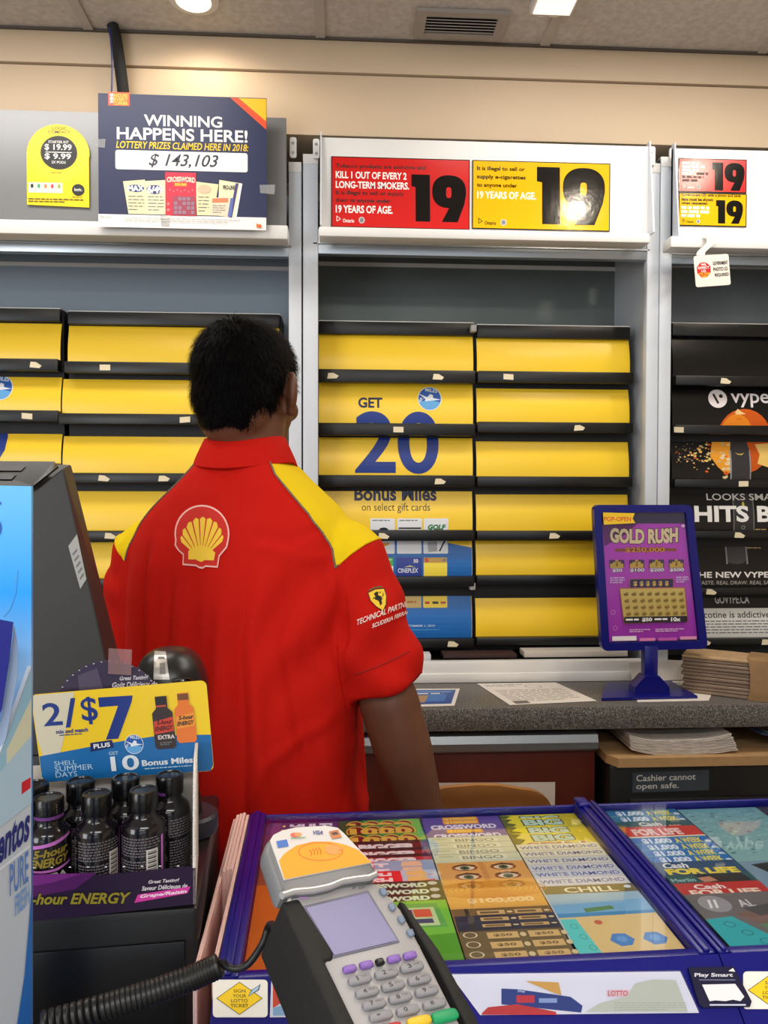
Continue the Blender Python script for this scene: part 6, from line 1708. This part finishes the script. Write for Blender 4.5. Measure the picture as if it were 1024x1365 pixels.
p.poly([(41.3, 892), (0, 1006), (-10, 1035), (-10, 1090), (41.3, 1050)], ink((150, 196, 222), .35)); p.poly([(41.3, 930), (8, 1000), (8, 1020), (41.3, 990)], ink((214, 216, 190), .35)); p.poly([(41.3, 980), (-10, 1040), (-10, 1110), (41.3, 1070)], ink((176, 206, 226), .35))
p.poly([(41.4, 1180), (38, 1230), (32, 1300), (22, 1366), (14, 1420), (41.4, 1420)], ink((40, 110, 190), .35))
p.poly([(28, 1043), (40, 1036), (40, 1050), (28, 1059)], ink((206, 30, 46), .35))
DB = ink((34, 40, 120), .35)
p.text('mentos', -19, 1124, 39, 1166, DB, .03, .2, skew=-48); p.poly([(-10, 1164), (39, 1126), (39, 1129), (-10, 1168)], ink((226, 232, 242), .35))
p.text('PURE', 12, 1153, 37, 1195, ink((90, 130, 200), .35), .015, skew=-20); p.text('FRESH', 19, 1194, 38, 1222, ink((120, 160, 214), .35), .02, skew=-18)
mb.build('side_panel', o)
mb = MB(); pb_ = [(41.8, 648), (-70, 646), (-70, 1700), (41.8, 1700)]
Vb = [fbk(x, y, 0) for x, y in pb_]; Vb[2].z = zb0_; Vb[3].z = zb0_
def gradblue():
    m = bpy.data.materials.new('sky_blue_print'); m.use_nodes = True; nt = m.node_tree; bs = nt.nodes['Principled BSDF']; bs.inputs['Roughness'].default_value = .3
    tc = nt.nodes.new('ShaderNodeTexCoord'); sx = nt.nodes.new('ShaderNodeSeparateXYZ'); mr = nt.nodes.new('ShaderNodeMapRange'); cr = nt.nodes.new('ShaderNodeValToRGB')
    nt.links.new(tc.outputs['Generated'], sx.inputs[0]); nt.links.new(sx.outputs['Z'], cr.inputs[0])
    e = cr.color_ramp.elements; e[0].position = .55; e[0].color = lin((70, 120, 190))+(1,); e[1].position = 1; e[1].color = lin((110, 196, 248))+(1,)
    for ps_, c in ((.68, (60, 130, 205)), (.75, (150, 196, 236)), (.86, (28, 160, 250))):
        k = e.new(ps_); k.color = lin(c)+(1,)
    nt.links.new(cr.outputs[0], bs.inputs['Base Color']); return m
mb.add(Vb+[v+Vector((0, .003, 0)) for v in Vb], [[0, 1, 2, 3], [7, 6, 5, 4]]+[[i, (i+1) % 4, 4+(i+1) % 4, 4+i] for i in range(4)], gradblue())
p = Pr(mb, fbk, .0004, .0001)
p.ell(-12, 704, 14.5, 16, ink((30, 90, 190), .3)); p.ell(-13, 703, 12, 13, ink((226, 238, 248), .3)); p.ell(0, 671, 2, 2, ink((30, 90, 190), .3))
p.line([(24, 760), (21, 790), (14, 812), (5, 822)], .8, ink((90, 150, 210), .3))
mb.build('back_panel', o)
fin = rayplane(P(10, 860, .495), Vector((.2, -1, 0)))
mb = MB(); mb.prism([(-40, 818), (18, 829), (13, 880), (3, 945), (-40, 1040)], fin, 0, .002, ink((14, 16, 128), .3)); mb.build('inner_flap', o)
mb = MB(); fin2 = rayplane(P(15, 900, .5), Vector((.25, -1, 0))); mb.prism([(19, 833), (24, 860), (23, 905), (8, 985), (-10, 1020), (3, 950), (13, 885)], fin2, 0, .0012, ink((150, 172, 206), .3))
mb.build('pack_card', o)

# ---------------------------------------------------------------- card terminal on its pole
An, Bn = math.radians(57), math.radians(65)
NT = (CAMROT @ Vector((math.sin(An)*math.cos(Bn), math.sin(Bn), math.cos(An)*math.cos(Bn)))).normalized()
CT = CAM+ray(467, 1232).normalized()*.50
def tf(h): return rayplane(CT+NT*h, NT)
def z5(x, y): return (330+x/3.103, 1070+y/3.103)
def Z5(l): return [z5(*q) for q in l]
f0 = tf(0)
xh = (f0(489.5, 1190, 0)-f0(406, 1209, 0)).normalized(); yh = NT.cross(xh)
MTm = Matrix((xh, yh, NT)).transposed().to_4x4(); MTm.translation = CT
term = thing('card_terminal', CT, 'grey card terminal with a yellow tap-to-pay head, in front of the lottery display', 'card terminal', M=MTm)
tgrey = mat('light_grey_plastic', (176, 174, 176), .38); tdark = mat('mid_grey_plastic', (120, 122, 126), .35); rub = mat('black_rubber_grip', (20, 20, 20), .65, bump=.25, bscale=220)
def bprism(poly, fn, w0, w1, m, bev, seg=3, mb=None):
    t = MB(); t.prism(poly, fn, w0, w1, m)
    b = bmesh.new(); vs = [b.verts.new(v) for v in t.v]
    for f in t.f:
        try: b.faces.new([vs[i] for i in f])
        except ValueError: pass
    bmesh.ops.recalc_face_normals(b, faces=b.faces[:])
    if bev: bmesh.ops.bevel(b, geom=b.edges[:], offset=bev, segments=seg, profile=.5, affect='EDGES')
    mb = mb or MB(); mb.bm(b, m, None, True); return mb
bodyp = Z5([(150, 395), (300, 350), (530, 325), (560, 350), (640, 440), (720, 590), (880, 905), (1040, 1210), (600, 1330), (430, 915), (315, 672), (200, 470)])
mb = bprism(bodyp, f0, -.030, 0, tgrey, .003); bo = mb.build('body', term, sharp=.9)
# black rubber grip along left and lower edge
fg_ = tf(-.002)
mb = bprism(Z5([(132, 428), (205, 412), (352, 640), (345, 668), (312, 672), (470, 1000), (600, 1330), (520, 1350), (392, 1010), (300, 800)]), fg_, -.036, .0035, rub, .002); mb.build('grip', term, sharp=.9)
mb = bprism(Z5([(625, 405), (650, 420), (790, 610), (945, 890), (1060, 1190), (1030, 1210), (900, 915), (775, 665), (700, 540)]), fg_, -.034, .001, rub, .0015); mb.build('grip', term, sharp=.9)
# screen
mb = MB(); mb.prism(Z5([(225, 432), (498, 366), (628, 578), (352, 645)]), f0, .0001, .0006, mat('screen_surround', (96, 98, 120), .4))
mb.prism(Z5([(240, 440), (494, 378), (618, 574), (358, 636)]), f0, .0006, .0009, mat('lcd_lilac', (104, 100, 156), .25)); mb.build('screen', term)
mb = MB(); p = Pr(mb, f0, .0004, .0001); p.text('P 07', *z5(435, 345), *z5(490, 362), GREY, .02, skew=-2); p.poly(Z5([(205, 385), (225, 382), (255, 396), (232, 402), (212, 400)]), ink((190, 150, 210))); p.poly(Z5([(165, 395), (180, 395), (178, 412), (164, 412)]), WHITE); mb.build('marking', bo)
AX = (45/3.103, -10.5/3.103); BX = (9/3.103, 17/3.103)
def keyf(cx, cy, s=1.0, sb=1.0):
    c = z5(cx, cy)
    def k(x, y, w_):  # x,y in -1..1, y down
        return f0(c[0]+AX[0]*s*x+BX[0]*sb*y, c[1]+AX[1]*s*x+BX[1]*sb*y, w_)
    return k
kg = mat('grey_rubber_key', (150, 150, 156), .5)
def key(cx, cy, m, txt, s=1, sb=1, sub=None, tm=None):
    k = keyf(cx, cy, s, sb); mb = bprism(rrect(-1, -1, 1, 1, .55, 4), k, .0002, .0030, m, .0009, 2)
    p = Pr(mb, lambda x, y, w_: k(x, y, w_+.0030), .0002, .0001)
    if txt: p.text(txt, -.36 if txt == '1' else -.45, -.55 if txt != '*' else -.3, -.22 if txt == '1' else -.10, .45 if txt != '*' else .2, tm or ink((50, 50, 56)), .02)
    if sub: p.text(sub, .1, -.45, .65, -.05, tm or ink((80, 80, 88)), .0)
    mb.build('key', bo, sharp=.9)
rows_k = [((460, 742), (570, 717), (675, 690)), ((490, 795), (597, 768), (706, 742)), ((519, 845), (627, 818), (736, 790)), ((547, 893), (658, 870), (768, 843))]
tx = [['1', '2', '3'], ['4', '5', '6'], ['7', '8', '9'], ['*', '0', '#']]; sb_ = [['QZ', 'ABC', 'DEF'], ['GHI', 'JKL', 'MNO'], ['PRS', 'TUV', 'WXY'], [None]*3]
for r_ in range(4):
    for c_ in range(3): key(*rows_k[r_][c_], kg, tx[r_][c_], sub=sb_[r_][c_])
pk = mat('purple_soft_key', (146, 110, 196), .45)
for q in ((418, 698), (487, 681), (601, 656), (667, 642)): key(*q, pk, None, .56, .75)
key(543, 669, mat('black_key', (30, 30, 34), .4), None, .34, .7)
key(590, 945, mat('red_key', (200, 40, 44), .45), None, .95, 1.1); key(705, 915, mat('yellow_key', (240, 200, 50), .45), None, 1.05, 1.1); key(812, 893, mat('green_key', (20, 160, 100), .45), None, 1.15, 1.35)
for q in ((560, 375), (597, 437), (635, 490), (672, 545)):
    c = z5(*q); mb = bprism([(c[0]-6, c[1]-4), (c[0]+2, c[1]-5), (c[0]+5.5, c[1]+3), (c[0]+1, c[1]+5.5), (c[0]-3.5, c[1]+2)], f0, .0002, .002, mat('blue_grey_key', (120, 136, 160), .4), .0006, 2); mb.build('side_key', bo, sharp=.9)
# raised tap-to-pay head
fh = tf(.005)
hp = Z5([(72, 196), (78, 160), (110, 124), (190, 100), (330, 93), (385, 105), (425, 140), (470, 195), (534, 268), (538, 292), (500, 312), (440, 318), (390, 326), (335, 350), (270, 364), (190, 366), (150, 382), (128, 360)])
mb = bprism(hp, fh, -.013, 0, tdark, .0035); hdo = mb.build('reader_head', term, sharp=.9)
mb = MB(); fp_ = Z5([(92, 160), (105, 138), (140, 120), (200, 106), (325, 99), (372, 108), (395, 128), (512, 252), (150, 324)])
mb.prism(fp_, fh, .0001, .0008, ink((226, 222, 220), .5)); p = Pr(mb, lambda x, y, w_: fh(x, y, w_+.0008), .0002, .0001)
p.poly(Z5([(128, 246), (150, 216), (200, 182), (270, 166), (340, 166), (400, 178), (455, 200), (511, 252), (151, 322)]), ink((240, 170, 14), .5))
og = ink((226, 96, 20), .5)
c = z5(300, 208); 
p.ring(c[0], c[1], 30, 12.5, 1.0, og, 36)
for k in range(4):
    cx_, cy_ = z5(258+13*k, 212-2*k); p.line([(cx_-2.2, cy_-3.5-k*.4), (cx_+.8, cy_-1.6), (cx_+1.6, cy_+1), (cx_+.6, cy_+4+k*.3)], 1.1, og)
p.poly(Z5([(315, 190), (350, 178), (400, 196), (372, 204), (384, 214), (350, 222), (322, 212)]), ink((240, 150, 40), .3))
p.poly(Z5([(116, 166), (160, 158), (168, 186), (124, 194)]), ink((50, 110, 200))); p.ell(*z5(192, 140), 5.5, 3, ink((226, 90, 70))); p.ell(*z5(206, 138), 5, 2.6, ink((240, 150, 80))); p.text('VISA', *z5(268, 122), *z5(310, 138), ink((50, 60, 140)), .03, .2); p.poly(Z5([(334, 126), (372, 118), (388, 150), (348, 156)]), ink((206, 120, 50))); p.poly(Z5([(342, 132), (366, 126), (374, 138), (350, 142)]), ink((70, 50, 40)))
p.line(Z5([(178, 156), (238, 150)]), 1, ink((90, 160, 90)))
mb.build('face_label', hdo)
# bright lip below the head
mb = MB(); mb.tube([tf(.0045)(*z5(x, y), 0) for x, y in ((142, 384), (190, 368), (270, 362), (335, 348), (390, 325), (440, 317), (500, 310), (530, 296))], .0022, mat('silver_lip', (200, 200, 202), .25, .4), 10); mb.build('lip', hdo)
# under-body and pole
mb = MB(); mb.tube([CT-NT*.028-yh*.02, CT-NT*.075-yh*.02], [.026, .020], rub, 20)
e_ = CT-NT*.075-yh*.02
mb.tube([e_+Vector((0, 0, .006)), Vector((e_.x, e_.y, ZF+.014))], .016, blackbox, 20)
mb.lathe([(.001, .001), (.065, .001), (.066, .008), (.02, .016), (.001, .016)], blackbox, Matrix.Translation((e_.x, e_.y, ZF)), 36); mb.build('pole', term)
# coiled cord
mb = MB(); cord = mat('black_cord', (20, 20, 21), .4)
lead = [CT-NT*.02-xh*.03+yh*.005, P(362, 1232, .515), P(350, 1258, .52), P(333, 1283, .52), P(318, 1291, .52), P(304, 1289, .52), P(296, 1281, .52)]
pts = []
for i in range(len(lead)-1):
    a = lead[max(i-1, 0)]; b = lead[i]; c = lead[i+1]; d = lead[min(i+2, len(lead)-1)]
    for k in range(6):
        t = k/6; pts.append(.5*((2*b)+(c-a)*t+(2*a-5*b+4*c-d)*t*t+(3*b-a-3*c+d)*t**3))
mb.tube(pts, .0025, cord, 10)
mid = [P(292, 1287, .52), P(255, 1304, .517), P(200, 1324, .512), P(140, 1342, .507), P(56, 1366, .50), P(66, 1425, .50)]
def axis(t):
    s_ = t*(len(mid)-1); i = min(int(s_), len(mid)-2); return mid[i].lerp(mid[i+1], s_-i)
n = 44*14; hel = []
for i in range(n+1):
    t = i/n; c = axis(t); T_ = (axis(min(1, t+.01))-axis(max(0, t-.01))).normalized(); A1 = T_.cross(Vector((0, 0, 1))).normalized(); A2 = T_.cross(A1)
    a = 2*pi*i/14; hel.append(c+(A1*math.cos(a)+A2*math.sin(a))*.0062)
mb.tube(hel, .0022, cord, 7)
mb.build('coiled_cord', term, label='black coiled cord')
